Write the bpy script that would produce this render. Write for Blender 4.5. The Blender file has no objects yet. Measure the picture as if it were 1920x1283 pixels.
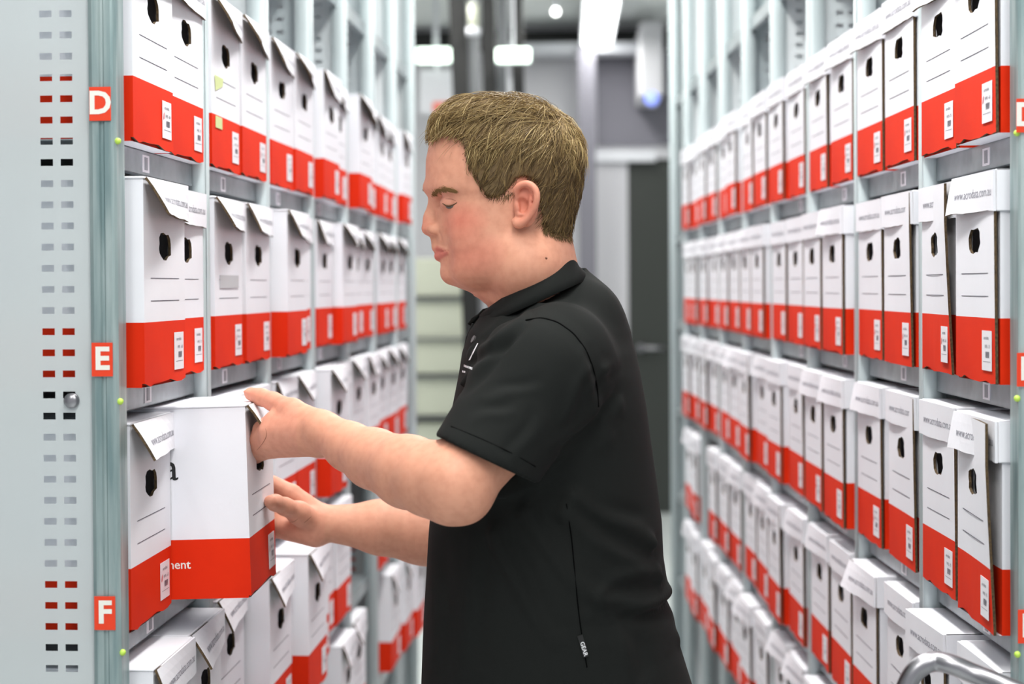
import bpy, bmesh, math, random
import numpy as np
from mathutils import Vector, Matrix, Euler
from mathutils.bvhtree import BVHTree

random.seed(7)
rng = np.random.default_rng(7)
S = bpy.context.scene
COL = S.collection
PI = math.pi

# ------------------------------------------------------------------ camera
FPX = 2926.0
PITCH, YAW, ROLL = 0.015, math.atan(100 / FPX), 0.0058
PPY = 537 + FPX * math.tan(PITCH)
CAM = Vector((0, 0, 1.5))
RM = (Matrix.Rotation(YAW, 3, 'Z') @ Matrix.Rotation(PI / 2 - PITCH, 3, 'X') @ Matrix.Rotation(-ROLL, 3, 'Z'))
cd = bpy.data.cameras.new('camera')
cam = bpy.data.objects.new('camera', cd)
COL.objects.link(cam)
cam.matrix_world = Matrix.Translation(CAM) @ RM.to_4x4()
cd.sensor_width = 36.0
cd.lens = 36.0 * FPX / 1920.0
cd.shift_y = -(641.5 - PPY) / 1920.0
cd.clip_start = 0.05
cd.dof.use_dof = True
cd.dof.focus_distance = 2.1
cd.dof.aperture_fstop = 3.3
S.camera = cam

def ray(px, py):
    return RM @ Vector(((px - 960) / FPX, -(py - PPY) / FPX, -1.0))
def W(px, py, Y):
    d = ray(px, py)
    return CAM + d * (Y / d.y)

# ------------------------------------------------------------------ world, exposure
w = bpy.data.worlds.new('world'); S.world = w; w.use_nodes = True
bg = w.node_tree.nodes['Background']
bg.inputs[0].default_value = (0.93, 0.96, 1.0, 1)
bg.inputs[1].default_value = 0.60
S.view_settings.view_transform = 'Standard'
S.view_settings.look = 'None'
S.view_settings.gamma = 1
S.view_settings.exposure = 0.0
LAMP = 0.52

# ------------------------------------------------------------------ materials
MATS = {}
def mat(name, col, rough=0.6, metal=0.0, noise=None, bump=None, emit=None, spec=0.5, sss=0.0, strands=False, attr=None):
    if name in MATS: return MATS[name]
    m = bpy.data.materials.new(name); m.use_nodes = True
    nt = m.node_tree; b = nt.nodes['Principled BSDF']
    b.inputs['Base Color'].default_value = (*col, 1)
    b.inputs['Roughness'].default_value = rough
    b.inputs['Metallic'].default_value = metal
    b.inputs['Specular IOR Level'].default_value = spec
    if sss:
        b.inputs['Subsurface Weight'].default_value = sss
        b.inputs['Subsurface Radius'].default_value = (0.012, 0.005, 0.003)
        b.inputs['Subsurface Scale'].default_value = 0.6
    tc = nt.nodes.new('ShaderNodeTexCoord')
    if noise:   # (scale, amount, stretch z, second colour)
        sc, c2, st = noise
        mp = nt.nodes.new('ShaderNodeMapping'); mp.inputs['Scale'].default_value = st
        nt.links.new(tc.outputs['Object'], mp.inputs[0])
        n = nt.nodes.new('ShaderNodeTexNoise'); n.inputs['Scale'].default_value = sc; n.inputs['Detail'].default_value = 5
        nt.links.new(mp.outputs[0], n.inputs['Vector'])
        r = nt.nodes.new('ShaderNodeValToRGB')
        r.color_ramp.elements[0].position = 0.35; r.color_ramp.elements[1].position = 0.65
        r.color_ramp.elements[0].color = (*col, 1); r.color_ramp.elements[1].color = (*c2, 1)
        nt.links.new(n.outputs['Fac'], r.inputs[0]); nt.links.new(r.outputs[0], b.inputs['Base Color'])
    if attr:
        a = nt.nodes.new('ShaderNodeAttribute'); a.attribute_name = attr
        n = nt.nodes.new('ShaderNodeTexNoise'); n.inputs['Scale'].default_value = 90; n.inputs['Detail'].default_value = 4
        nt.links.new(tc.outputs['Object'], n.inputs['Vector'])
        mx = nt.nodes.new('ShaderNodeMix'); mx.data_type = 'RGBA'; mx.blend_type = 'MULTIPLY'; mx.inputs[0].default_value = 0.35
        r = nt.nodes.new('ShaderNodeValToRGB')
        r.color_ramp.elements[0].color = (0.72, 0.6, 0.56, 1); r.color_ramp.elements[1].color = (1, 1, 1, 1)
        r.color_ramp.elements[0].position = 0.3; r.color_ramp.elements[1].position = 0.6
        nt.links.new(n.outputs['Fac'], r.inputs[0])
        nt.links.new(a.outputs['Color'], mx.inputs[6]); nt.links.new(r.outputs[0], mx.inputs[7])
        nt.links.new(mx.outputs[2], b.inputs['Base Color'])
    if strands:
        g = nt.nodes.new('ShaderNodeNewGeometry')
        r = nt.nodes.new('ShaderNodeValToRGB')
        e = r.color_ramp.elements
        e[0].color = (*strands[0], 1); e[1].color = (*strands[2], 1)
        k = e.new(0.55); k.color = (*strands[1], 1)
        nt.links.new(g.outputs['Random Per Island'], r.inputs[0]); nt.links.new(r.outputs[0], b.inputs['Base Color'])
    if bump:
        n = nt.nodes.new('ShaderNodeTexNoise'); n.inputs['Scale'].default_value = bump[0]; n.inputs['Detail'].default_value = 4
        nt.links.new(tc.outputs['Object'], n.inputs['Vector'])
        bp = nt.nodes.new('ShaderNodeBump'); bp.inputs['Strength'].default_value = bump[1]; bp.inputs['Distance'].default_value = bump[2]
        nt.links.new(n.outputs['Fac'], bp.inputs['Height']); nt.links.new(bp.outputs[0], b.inputs['Normal'])
    if emit:
        b.inputs['Emission Color'].default_value = (*emit[0], 1); b.inputs['Emission Strength'].default_value = emit[1]
    MATS[name] = m
    return m
def s2l(r, g, b):
    f = lambda c: (c / 255 / 12.92) if c / 255 <= 0.04045 else ((c / 255 + 0.055) / 1.055) ** 2.4
    return (f(r), f(g), f(b))

M_CARD = mat('white_card', s2l(236, 235, 242), 0.55, noise=(6, s2l(231, 230, 237), (1, 1, 1)), bump=(40, 0.15, 0.002))
M_RED = mat('red_card', s2l(228, 48, 8), 0.7, spec=0.15, noise=(5, s2l(212, 40, 8), (1, 1, 1)))
M_BROWN = mat('raw_corrugated_card', s2l(98, 78, 52), 0.9, noise=(300, s2l(60, 46, 30), (1, 1, 1)))
M_TEXT = mat('grey_print', s2l(140, 139, 150), 0.6)
M_INK = mat('dark_print', s2l(70, 68, 84), 0.6)
M_STICK = mat('sticker_white', s2l(236, 232, 238), 0.4)
M_PINK = mat('sticker_red_mark', s2l(205, 40, 40), 0.4)
M_STEEL = mat('painted_pale_grey_steel', s2l(214, 220, 222), 0.45, noise=(3, s2l(210, 216, 219), (1, 1, 1)))
M_POST = mat('painted_post', s2l(186, 197, 200), 0.45)
M_GALV = mat('galvanised_steel', s2l(176, 190, 190), 0.42, 0.45, noise=(38, s2l(126, 148, 150), (1.6, 1.6, 0.12)))
M_RAIL = mat('galvanised_shelf', s2l(168, 176, 180), 0.4, 0.5, noise=(18, s2l(140, 148, 152), (1, 1, 1)))
M_SIGN = mat('sign_red', s2l(232, 62, 24), 0.4)
M_SIGNW = mat('sign_white', s2l(238, 235, 228), 0.4)
M_CLIP = mat('yellow_green_clip', s2l(190, 225, 90), 0.4)
M_FLOOR = mat('polished_concrete', s2l(222, 227, 226), 0.28, noise=(1.5, s2l(210, 216, 216), (1, 1, 1)))
M_WALL = mat('wall_panel', s2l(206, 205, 210), 0.7)
M_WALLD = mat('wall_dark_panel', s2l(122, 120, 130), 0.7)
M_CEIL = mat('ceiling_board', s2l(236, 240, 238), 0.8)
M_DOOR = mat('dark_door', s2l(48, 52, 48), 0.5)
M_BLACK = mat('black_metal', s2l(14, 14, 14), 0.5)
M_CHROME = mat('chrome', s2l(160, 158, 163), 0.32, 1.0)
M_LIGHT = mat('lamp_diffuser', (1, 1, 1), 0.5, emit=((0.97, 1.0, 0.95), 9.0))
M_GREEN = mat('exit_sign_glow', (0.9, 1, 0.9), 0.5, emit=((0.82, 1.0, 0.86), 3.5))
M_BLUE = mat('blue_indicator', s2l(120, 140, 255), 0.4, emit=((0.35, 0.45, 1.0), 0.9))
M_CREAM = mat('cream_shelving', s2l(205, 208, 190), 0.6)
M_WHITEP = mat('white_panel', s2l(225, 226, 232), 0.6)
M_GREY = mat('grey_metal', s2l(120, 122, 125), 0.5, 0.3)

# ------------------------------------------------------------------ helpers
def link(name, me, m=None, parent=None, smooth=False):
    if m is not None:
        for x in (m if isinstance(m, (list, tuple)) else [m]): me.materials.append(x)
    if smooth:
        for p in me.polygons: p.use_smooth = True
    o = bpy.data.objects.new(name, me); COL.objects.link(o)
    if parent: o.parent = parent
    return o
def empty(name, loc=(0, 0, 0), rz=0, label=None, cat=None, group=None):
    o = bpy.data.objects.new(name, None); COL.objects.link(o)
    o.location = loc; o.rotation_euler = (0, 0, rz); o.empty_display_size = 0.1
    tag(o, label, cat, group)
    return o
def tag(o, label=None, cat=None, group=None, kind=None):
    if label: o['label'] = label
    if cat: o['category'] = cat
    if group: o['group'] = group
    if kind: o['kind'] = kind
    return o
class B:
    """collects shapes in one bmesh"""
    def __init__(s): s.bm = bmesh.new()
    def box(s, x0, x1, y0, y1, z0, z1, mi=0):
        vs = [s.bm.verts.new((x, y, z)) for x in (x0, x1) for y in (y0, y1) for z in (z0, z1)]
        for f in ((0, 1, 3, 2), (4, 6, 7, 5), (0, 4, 5, 1), (2, 3, 7, 6), (0, 2, 6, 4), (1, 5, 7, 3)):
            s.bm.faces.new([vs[i] for i in f]).material_index = mi
        return s
    def quad(s, pts, mi=0):
        s.bm.faces.new([s.bm.verts.new(p) for p in pts]).material_index = mi
        return s
    def tube(s, pts, r, n=10, mi=0, cap=True):
        pts = [Vector(p) for p in pts]; rs = r if isinstance(r, (list, tuple)) else [r] * len(pts)
        rings = []; up = None
        for i, p in enumerate(pts):
            t = (pts[min(i + 1, len(pts) - 1)] - pts[max(i - 1, 0)]).normalized()
            if up is None: up = t.orthogonal().normalized()
            up = (up - t * up.dot(t)).normalized(); v = t.cross(up)
            rings.append([s.bm.verts.new(p + (up * math.cos(a) + v * math.sin(a)) * rs[i]) for a in [2 * PI * k / n for k in range(n)]])
        for a, b in zip(rings, rings[1:]):
            for k in range(n): s.bm.faces.new((a[k], a[(k + 1) % n], b[(k + 1) % n], b[k])).material_index = mi
        if cap: s.bm.faces.new(rings[0][::-1]).material_index = mi; s.bm.faces.new(rings[-1]).material_index = mi
        return s
    def sphere(s, c, r, n=16, mi=0, sc=(1, 1, 1)):
        g = bmesh.ops.create_uvsphere(s.bm, u_segments=n, v_segments=n // 2 + 2, radius=r, matrix=Matrix.Translation(c) @ Matrix.Diagonal((*sc, 1)))
        for v in g['verts']:
            for f in v.link_faces: f.material_index = mi
        return s
    def text(s, body, size, M, mi=0, fat=0.0, align='LEFT'):
        c = bpy.data.curves.new('t', 'FONT'); c.body = body; c.size = size; c.offset = fat; c.align_x = align; c.align_y = 'CENTER'
        c.resolution_u = 3
        o = bpy.data.objects.new('t', c); me = o.to_mesh()
        n0 = len(s.bm.verts); f0 = len(s.bm.faces)
        s.bm.from_mesh(me); s.bm.verts.ensure_lookup_table(); s.bm.faces.ensure_lookup_table()
        for v in s.bm.verts[n0:]: v.co = M @ v.co
        for f in s.bm.faces[f0:]: f.material_index = mi
        o.to_mesh_clear(); bpy.data.objects.remove(o); bpy.data.curves.remove(c)
        return s
    def bevel(s, w_, seg=2, edges=None):
        bmesh.ops.bevel(s.bm, geom=list(edges if edges is not None else s.bm.edges), offset=w_, segments=seg, profile=0.5, affect='EDGES', clamp_overlap=True)
        return s
    def mesh(s, name, recalc=True):
        if recalc: bmesh.ops.recalc_face_normals(s.bm, faces=s.bm.faces)
        me = bpy.data.meshes.new(name); s.bm.to_mesh(me); s.bm.free()
        return me
# frame matrices for text on a face: front of a box (+X normal, reading towards +Y)
M_FRONT = Matrix(((0, 0, 1, 0), (1, 0, 0, 0), (0, 1, 0, 0), (0, 0, 0, 1)))
M_NEAR = Matrix(((1, 0, 0, 0), (0, 0, -1, 0), (0, 1, 0, 0), (0, 0, 0, 1)))   # -Y normal, reading towards +X

# ------------------------------------------------------------------ room
def struct(name, me, m):
    return tag(link(name, me, m), kind='structure')
YB = 10.25
struct('floor', B().box(-5, 5, -3.5, YB + 0.2, -0.1, 0).mesh('floor'), M_FLOOR)
struct('ceiling', B().box(-5, 5, -1.2, YB + 0.2, 3.2, 3.3).mesh('ceiling'), M_CEIL)
struct('wall_left', B().box(-5.1, -5, -3.5, YB, 0, 3.2).mesh('wall_left'), M_WALL)
struct('wall_right', B().box(5, 5.1, -3.5, YB, 0, 3.2).mesh('wall_right'), M_WALL)
def xw(px, Y=YB): return W(px, 537, Y).x
bw = B()
bw.box(-5, xw(1178), YB, YB + 0.15, 0, 3.2)
bw.box(xw(1178), xw(1178) + 0.95, YB, YB + 0.15, 2.33, 3.2)
bw.box(xw(1178) + 0.95, 5, YB, YB + 0.15, 0, 3.2)
struct('wall_back', bw.mesh('wall_back'), M_WALL)
# darker lining panel above the door
struct('trim_1', B().box(xw(1120), xw(1300), YB - 0.03, YB, 2.42, 3.02).mesh('trim'), M_WALLD)
struct('trim_2', B().box(xw(1118), xw(1230), YB - 0.05, YB, 2.31, 2.38).mesh('trim'), M_WHITEP)
bt = B()
for px in (1128, 1143, 1160): bt.box(xw(px), xw(px + 7), YB - 0.025, YB, 0, 2.31)
struct('trim_3', bt.mesh('trim'), M_WALL)
struct('trim_4', B().box(-0.4, xw(1210), YB - 0.35, YB - 0.12, 2.98, 3.04).mesh('trim'), M_WHITEP)
struct('trim_5', B().box(-1.6, xw(1300), YB - 0.08, YB, 3.04, 3.16).mesh('trim'), M_BLACK)
struct('baseboard_back', B().box(xw(1000), xw(1178), YB - 0.02, YB, 0, 0.12).mesh('baseboard'), M_WHITEP)
d = struct('door_1', B().box(xw(1178), xw(1178) + 0.95, YB + 0.03, YB + 0.08, 0, 2.33).mesh('door'), M_DOOR)
link('door_handle', B().tube([(xw(1193), YB - 0.03, 1.09), (xw(1245), YB - 0.03, 1.09)], 0.014).tube([(xw(1200), YB - 0.03, 1.09), (xw(1200), YB + 0.03, 1.09)], 0.028).mesh('h'), M_CHROME, d, True)
# pale column in front of the back wall
struct('trim_6', B().box(xw(1086, 9.9), xw(1118, 9.9), 9.85, 9.95, 0, 3.02).mesh('trim'), M_WALLD)

# ------------------------------------------------------------------ lamps
def troffer(x, y, ln, wd, zz, label, power, rot=0):
    t = empty('ceiling_light', (x, y, 0), rot, label, 'light')
    link('housing', B().box(-wd / 2 - 0.015, wd / 2 + 0.015, -ln / 2 - 0.015, ln / 2 + 0.015, zz, zz + 0.06).mesh('housing'), M_WHITEP, t)
    link('diffuser', B().box(-wd / 2, wd / 2, -ln / 2, ln / 2, zz - 0.02, zz).mesh('diffuser'), M_LIGHT, t)
    for q in (-0.35, 0.35):
        link('suspension_rod', B().tube([(0, ln * q, zz + 0.06), (0, ln * q, 3.2)], 0.006, 6).mesh('rod'), M_GREY, t)
    ld = bpy.data.lights.new('tube_glow', 'AREA'); ld.shape = 'RECTANGLE'; ld.size = wd; ld.size_y = ln
    ld.energy = power; ld.color = (1.0, 0.985, 0.95)
    lo = bpy.data.objects.new('tube_glow', ld); COL.objects.link(lo); lo.parent = t; lo.location = (0, 0, zz - 0.03)
    return t
troffer(xw(1126, 9.1), 9.1, 1.5, 0.17, 3.03, 'bright fluorescent ceiling light at the far end of the aisle', 20 * LAMP)
troffer(0.0, 5.6, 1.5, 0.2, 3.02, 'fluorescent ceiling light over the far half of the aisle, nearer than the visible one', 40 * LAMP)
troffer(0.0, 3.9, 1.5, 0.2, 3.02, 'fluorescent ceiling light over the aisle beyond the person', 42 * LAMP)
troffer(0.0, 0.7, 1.5, 0.2, 3.02, 'fluorescent ceiling light over the aisle in front of the person', 36 * LAMP)
troffer(0.0, 2.1, 1.0, 0.2, 3.02, 'added unseen ceiling light directly above the person, brightening the box fronts', 52 * LAMP)  # extra lamp, added to lift the box fronts facing the aisle
troffer(-0.9, -0.4, 1.5, 0.2, 3.02, 'fluorescent ceiling light left of the aisle mouth', 30 * LAMP)
troffer(0.9, -0.4, 1.5, 0.2, 3.02, 'fluorescent ceiling light right of the aisle mouth', 30 * LAMP)
troffer(-2.6, 7.6, 1.5, 0.2, 3.02, 'added unseen ceiling light beyond the left rack, brightening the far end', 70 * LAMP)  # unseen lamp added so the far wall and ceiling get more light
troffer(2.2, 8.2, 1.5, 0.2, 3.02, 'added unseen ceiling light behind the right rack, brightening the back wall', 60 * LAMP)  # unseen lamp added to brighten the back wall by bounce
troffer(-0.8, 6.9, 1.3, 0.2, 3.04, 'added unseen ceiling light above the dark lift mast, brightening the back wall', 50 * LAMP)  # kept above the frame; added to raise the back wall brightness

# ------------------------------------------------------------------ far things
# bright illuminated signs hanging near the back wall
def glow_sign(px0, px1, py0, py1, Y, label):
    a = W(px0, py0, Y); b = W(px1, py1, Y)
    t = empty('illuminated_sign', ((a.x + b.x) / 2, Y, 0), 0, label, 'sign', None)
    hx = (b.x - a.x) / 2
    link('sign_face', B().box(-hx, hx, -0.03, 0.0, b.z, a.z).bevel(0.012).mesh('f'), M_GREEN, t)
    link('sign_case', B().box(-hx, hx, 0.0, 0.05, b.z, a.z).box(-0.005, 0.005, 0.02, 0.03, a.z, 3.2).mesh('c'), M_WHITEP, t)
glow_sign(781, 846, 91, 118, 8.6, 'glowing greenish white sign box beside the end post of the left rack')
glow_sign(930, 995, 91, 118, 6.8, 'glowing greenish white sign box above the person\'s head')
t = empty('small_lamp', W(1042, 22, 8.0), 0, 'small round ceiling lamp left of the far fluorescent light', 'light')
link('bulb', B().sphere((0, 0, 0), 0.019).mesh('b'), M_LIGHT, t, True)
link('stem', B().tube([(0, 0, 0.02), (0, 0, 3.2 - W(1042, 22, 8).z)], 0.012).mesh('s'), M_WHITEP, t)
t = empty('equipment_box', (xw(1224, 9.5), 9.5, 0), 0, 'tall white box hung high on the back wall with a blue indicator', 'box')
a = W(1202, 72, 9.5); b = W(1245, 178, 9.5); hx = (b.x - a.x) / 2
link('casing', B().box(-hx, hx, 0, 0.7, b.z, 3.1).bevel(0.01).mesh('c'), M_WALL, t)
link('indicator', B().sphere((0, 0.02, b.z - 0.02), 0.045).mesh('i'), M_BLUE, t, True)
# leaning lift mast
def mast():
    Y = 7.0
    t = empty('lift_mast', (W(880, 700, Y).x, Y, 0), 0, 'tall dark leaning lift mast behind the person\'s head', 'lift')
    ox = t.location.x
    def bar(pa, pb, wpx, y0, y1, m, name):
        ax, bx = W(pa, 0, Y), W(pb - 6, 600, Y)
        k = (bx.x - ax.x) / (bx.z - ax.z); ztop = 3.15
        w2 = wpx * Y / FPX
        bb = B()
        xs_t = ax.x + k * (ztop - ax.z) - ox; xs_b = ax.x + k * (0.05 - ax.z) - ox
        vs = []
        for (xx, zz) in ((xs_b, 0.05), (xs_t, ztop)):
            for (dx, dy) in ((0, y0), (w2, y0), (w2, y1), (0, y1)): vs.append(bb.bm.verts.new((xx + dx, dy, zz)))
        for f in ((0, 1, 2, 3), (7, 6, 5, 4), (0, 4, 5, 1), (1, 5, 6, 2), (2, 6, 7, 3), (3, 7, 4, 0)): bb.bm.faces.new([vs[i] for i in f])
        link(name, bb.mesh(name), m, t)
    bar(841, 873, 31, 0, 0.12, M_BLACK, 'mast_rail')
    bar(902, 922, 24, 0, 0.12, M_BLACK, 'mast_rail')
    bar(956, 975, 22, 0.1, 0.2, M_BLACK, 'mast_rail')
    bar(876, 890, 22, 0.03, 0.07, M_GREY, 'chain_guard')
    bar(930, 940, 18, 0.05, 0.09, M_GREY, 'cylinder')
    link('base_frame', B().box(-0.3, 0.35, -0.15, 0.6, 0.0, 0.2).bevel(0.02).mesh('b'), M_BLACK, t)
mast()
def cylinder_lamp():
    Y = 6.9
    t = empty('beacon', W(888, 30, Y), 0, 'pale cylindrical beacon hanging in front of the dark lift mast', 'light')
    link('beacon_body', B().tube([(0, 0, -0.055), (0, 0, 0.05)], [0.022, 0.024], 16).mesh('b'), M_CREAM, t, True)
    link('beacon_collar', B().tube([(0, 0, -0.085), (0, 0, -0.055)], 0.032, 16).tube([(0, 0, 0.05), (0, 0, 3.2 - t.location.z)], 0.008, 8).mesh('b'), M_WHITEP, t, True)
cylinder_lamp()
# cream shelving beyond the left rack
def cream_unit():
    Y = 8.2; x0 = xw(780, Y); x1 = xw(872, Y)
    t = empty('storage_cabinet', ((x0 + x1) / 2, Y, 0), 0, 'cream drawer shelving standing beyond the end of the left rack', 'cabinet')
    h = (x1 - x0) / 2 + 0.25
    link('carcass', B().box(-h - 0.3, -h - 0.27, 0, 0.5, 0, 1.65).box(h - 0.23, h - 0.2, 0, 0.5, 0, 1.65).box(-h - 0.3, h - 0.2, 0.48, 0.5, 0, 1.65).mesh('c'), M_CREAM, t)
    for z in (0.1, 0.34, 0.58, 0.82, 1.04, 1.24, 1.45):
        dr = link('tray', B().box(-h - 0.265, h - 0.235, 0.01, 0.47, z, z + 0.2).bevel(0.008).mesh('d'), M_CREAM, t)
        link('tray_lip', B().box(-h - 0.265, h - 0.235, -0.012, 0.008, z - 0.02, z - 0.008).mesh('l'), M_GREY, dr)
cream_unit()
t = empty('wall_board', (xw(822, 8.6), 8.6, 0), 0, 'white board with a pinkish red mark hung beyond the left rack', 'board')
a = W(786, 132, 8.6); b = W(852, 212, 8.6); hx = (b.x - a.x) / 2
link('board_panel', B().box(-hx, hx, 0, 0.03, b.z, a.z).box(-0.01, 0.01, 0.0, 0.02, a.z, 3.2).mesh('p'), M_WHITEP, t)
link('red_mark', B().box(hx - 0.12, hx - 0.01, -0.008, 0, b.z + 0.005, b.z + 0.06).mesh('r'), mat('pinkish_red', s2l(240, 120, 100), 0.5), t)
t = empty('reflection_stand_in', (xw(955, 8.9), 8.9, 0), 0, 'small pale lavender box behind the top of the person\'s hair', 'box')
zz = W(955, 165, 8.9).z
link('casing', B().box(-0.03, 0.03, 0, 0.05, zz - 0.05, zz + 0.05).box(-0.006, 0.006, 0.01, 0.02, zz + 0.05, 3.2).mesh('c'), M_WHITEP, t)  # solid pale box in place of a blurred lavender reflection

# ------------------------------------------------------------------ racks
D0 = 1.9; BAY = 0.4226
DECK = {'D': 1.685, 'E': 1.375, 'F': 1.065, 'G': 0.755, 'H': 0.445, 'I': 0.135}
ORD = ['first', 'second', 'third', 'fourth', 'fifth', 'sixth', 'seventh', 'eighth', 'ninth', 'tenth', 'eleventh', 'twelfth', 'thirteenth', 'fourteenth', 'fifteenth', 'sixteenth', 'seventeenth', 'eighteenth', 'nineteenth', 'twentieth']

def side_panel_mesh(s, name):
    bb = B(); z0, z1 = 0.05, 2.95
    
    ws = [0.0, 0.0563, 0.0718, 0.0815, 0.097, 0.46]
    zb = 1.8387; st = 0.0261      # slot rows line up with the photo
    rows = []
    k = -70
    while zb + k * st < z1 - 0.02:
        c = zb + k * st
        if c > z0 + 0.02: rows.append((c - 0.0042, c + 0.0042))
        k += 1
    zs = [z0] + [v for r in rows for v in r] + [z1]
    g = [[bb.bm.verts.new((s * a, 0, z)) for z in zs] for a in ws]
    for i in range(len(ws) - 1):
        for j in range(len(zs) - 1):
            if i in (1, 3) and j % 2 == 1: continue
            bb.bm.faces.new((g[i][j], g[i + 1][j], g[i + 1][j + 1], g[i][j + 1]))
    r = bmesh.ops.solidify(bb.bm, geom=bb.bm.faces[:], thickness=0.0018)
    return bb.mesh(name)

def make_rack(s, nb, x0, rot, label):
    R = empty('shelving_rack', (x0, D0, 0), rot, label, 'shelving')
    pm = side_panel_mesh(s, 'panel')
    pm.materials.append(M_STEEL)
    # painted post: rounded front
    pb = B().box(0, 0.034, 0, 0.032, 0, 2.95)
    for v in pb.bm.verts: v.co.x *= s
    pb.bevel(0.009, 3, [e for e in pb.bm.edges if abs(e.verts[0].co.x) < 1e-6 and abs(e.verts[1].co.x) < 1e-6 and abs(e.verts[0].co.y - e.verts[1].co.y) < 1e-6])
    post = pb.mesh('post'); post.materials.append(M_POST)
    for p in post.polygons: p.use_smooth = True
    # near galvanised post with folds
    gb = B()
    prof = [(0.0, 0.0), (0.0, 0.03), (0.034, 0.03), (0.034, -0.001), (0.029, -0.004), (0.021, -0.004), (0.019, -0.0015), (0.016, -0.0015), (0.014, -0.004), (0.006, -0.004), (0.003, -0.0025)]
    va = [gb.bm.verts.new((s * a, b_, 0.0)) for a, b_ in prof]; vb = [gb.bm.verts.new((s * a, b_, 2.95)) for a, b_ in prof]
    n = len(prof)
    for i in range(n): gb.bm.faces.new((va[i], va[(i + 1) % n], vb[(i + 1) % n], vb[i]))
    gb.bm.faces.new(va); gb.bm.faces.new(vb)
    gpost = gb.mesh('gpost'); gpost.materials.append(M_GALV)
    for k in range(nb + 1):
        o = link('post', gpost if k == 0 else post, None, R); o.location = (0, k * BAY, 0)
        if k == 0: tag(o, 'galvanised end post with folded ribs')
        o = link('side_panel', pm, None, R); o.location = (0, k * BAY + 0.004, 0)
        if k == 0: tag(o, 'pale grey slotted end panel')
    # shelves
    sb = B()
    sb.box(s * 0.020, s * 0.455, 0.006, BAY - 0.002, -0.0015, -0.0001)
    sb.box(s * 0.020, s * 0.0215, 0.034, BAY - 0.002, -0.034, 0)
    sb.box(s * 0.020, s * 0.030, 0.034, BAY - 0.002, -0.034, -0.0325)
    sm = sb.mesh('shelf'); sm.materials.append(M_RAIL)
    tagm = B().box(s * 0.0190, s * 0.0200, 0.17, 0.2, -0.029, -0.006).box(s * 0.0182, s * 0.0190, 0.178, 0.19, -0.026, -0.009, 1).mesh('tag')
    tagm.materials.append(M_STICK); tagm.materials.append(mat('tag_grey', s2l(150, 150, 156), 0.5))
    for k in range(nb):
        for lv, z in list(DECK.items()) + [('A', 2.18)]:
            o = link('shelf', sm, None, R); o.location = (0, k * BAY, z)
            if lv != 'A' and k < 4:
                p = link('shelf_tag', tagm, None, o)
    link('gap_darkening_sheet', B().box(s * 0.47, s * 0.472, 0, nb * BAY + 0.03, 0.05, 2.95).mesh('bp'), M_STEEL, R)  # unseen sheet added behind the boxes so the gaps stay dark
    for z in (DECK['D'] - 0.004, DECK['E'] - 0.004 - 0.01, DECK['F'] - 0.014):
        link('shelf_clip', B().sphere((-s * 0.001, 0.001, z), 0.0042, 10).mesh('clip'), M_CLIP, R, True)
    return R
RL = make_rack(-1, 7, -0.549, -0.0273, 'left run of pale grey steel archive shelving with slotted end panel facing the viewer')
RR = make_rack(1, 9, 0.5455, 0.0425, 'right run of pale grey steel archive shelving along the aisle')
def sign(R, s, ch, px0, px1, py0, py1):
    a = W(px0, py0, 1.893); b = W(px1, py1, 1.893)
    inv = Matrix.Translation(R.location) @ Matrix.Rotation(R.rotation_euler.z, 4, 'Z')
    inv = inv.inverted()
    c = inv @ ((a + b) / 2); hw = (b.x - a.x) / 2; hh = (a.z - b.z) / 2
    bb = B().box(-hw, hw, -0.0008, 0.0008, -hh, hh)
    bb.text(ch, 0.0385, Matrix.Translation((0, -0.0012, 0)) @ M_NEAR, 1, fat=0.0012, align='CENTER')
    o = link('letter_sign', bb.mesh('sign', False), [M_SIGN, M_SIGNW], R)
    o.location = (c.x, -0.0062, c.z); o['label'] = 'orange red letter %s sign on the %s end post' % (ch, 'left' if s < 0 else 'right')
sign(RL, -1, 'D', 166.5, 207.5, 163, 226); sign(RL, -1, 'E', 171, 211, 643, 706); sign(RL, -1, 'F', 176, 216, 1119, 1182)
sign(RR, 1, 'D', 1906, 1946, 185, 248); sign(RR, 1, 'E', 1907, 1947, 662, 725); sign(RR, 1, 'F', 1909, 1949, 1144, 1207)
# screw on the end panel
sc = RL.matrix_world
o = link('panel_bolt', B().sphere((0, 0, 0), 0.009, 16, sc=(1, 0.5, 1)).tube([(0, 0.004, 0), (0, 0, 0)], 0.0095, 16).mesh('bolt'), M_CHROME, RL, True)
p = (Matrix.Translation(RL.location) @ Matrix.Rotation(RL.rotation_euler.z, 4, 'Z')).inverted() @ W(132, 752, 1.899)
o.location = (p.x, 0.0, p.z)

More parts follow.
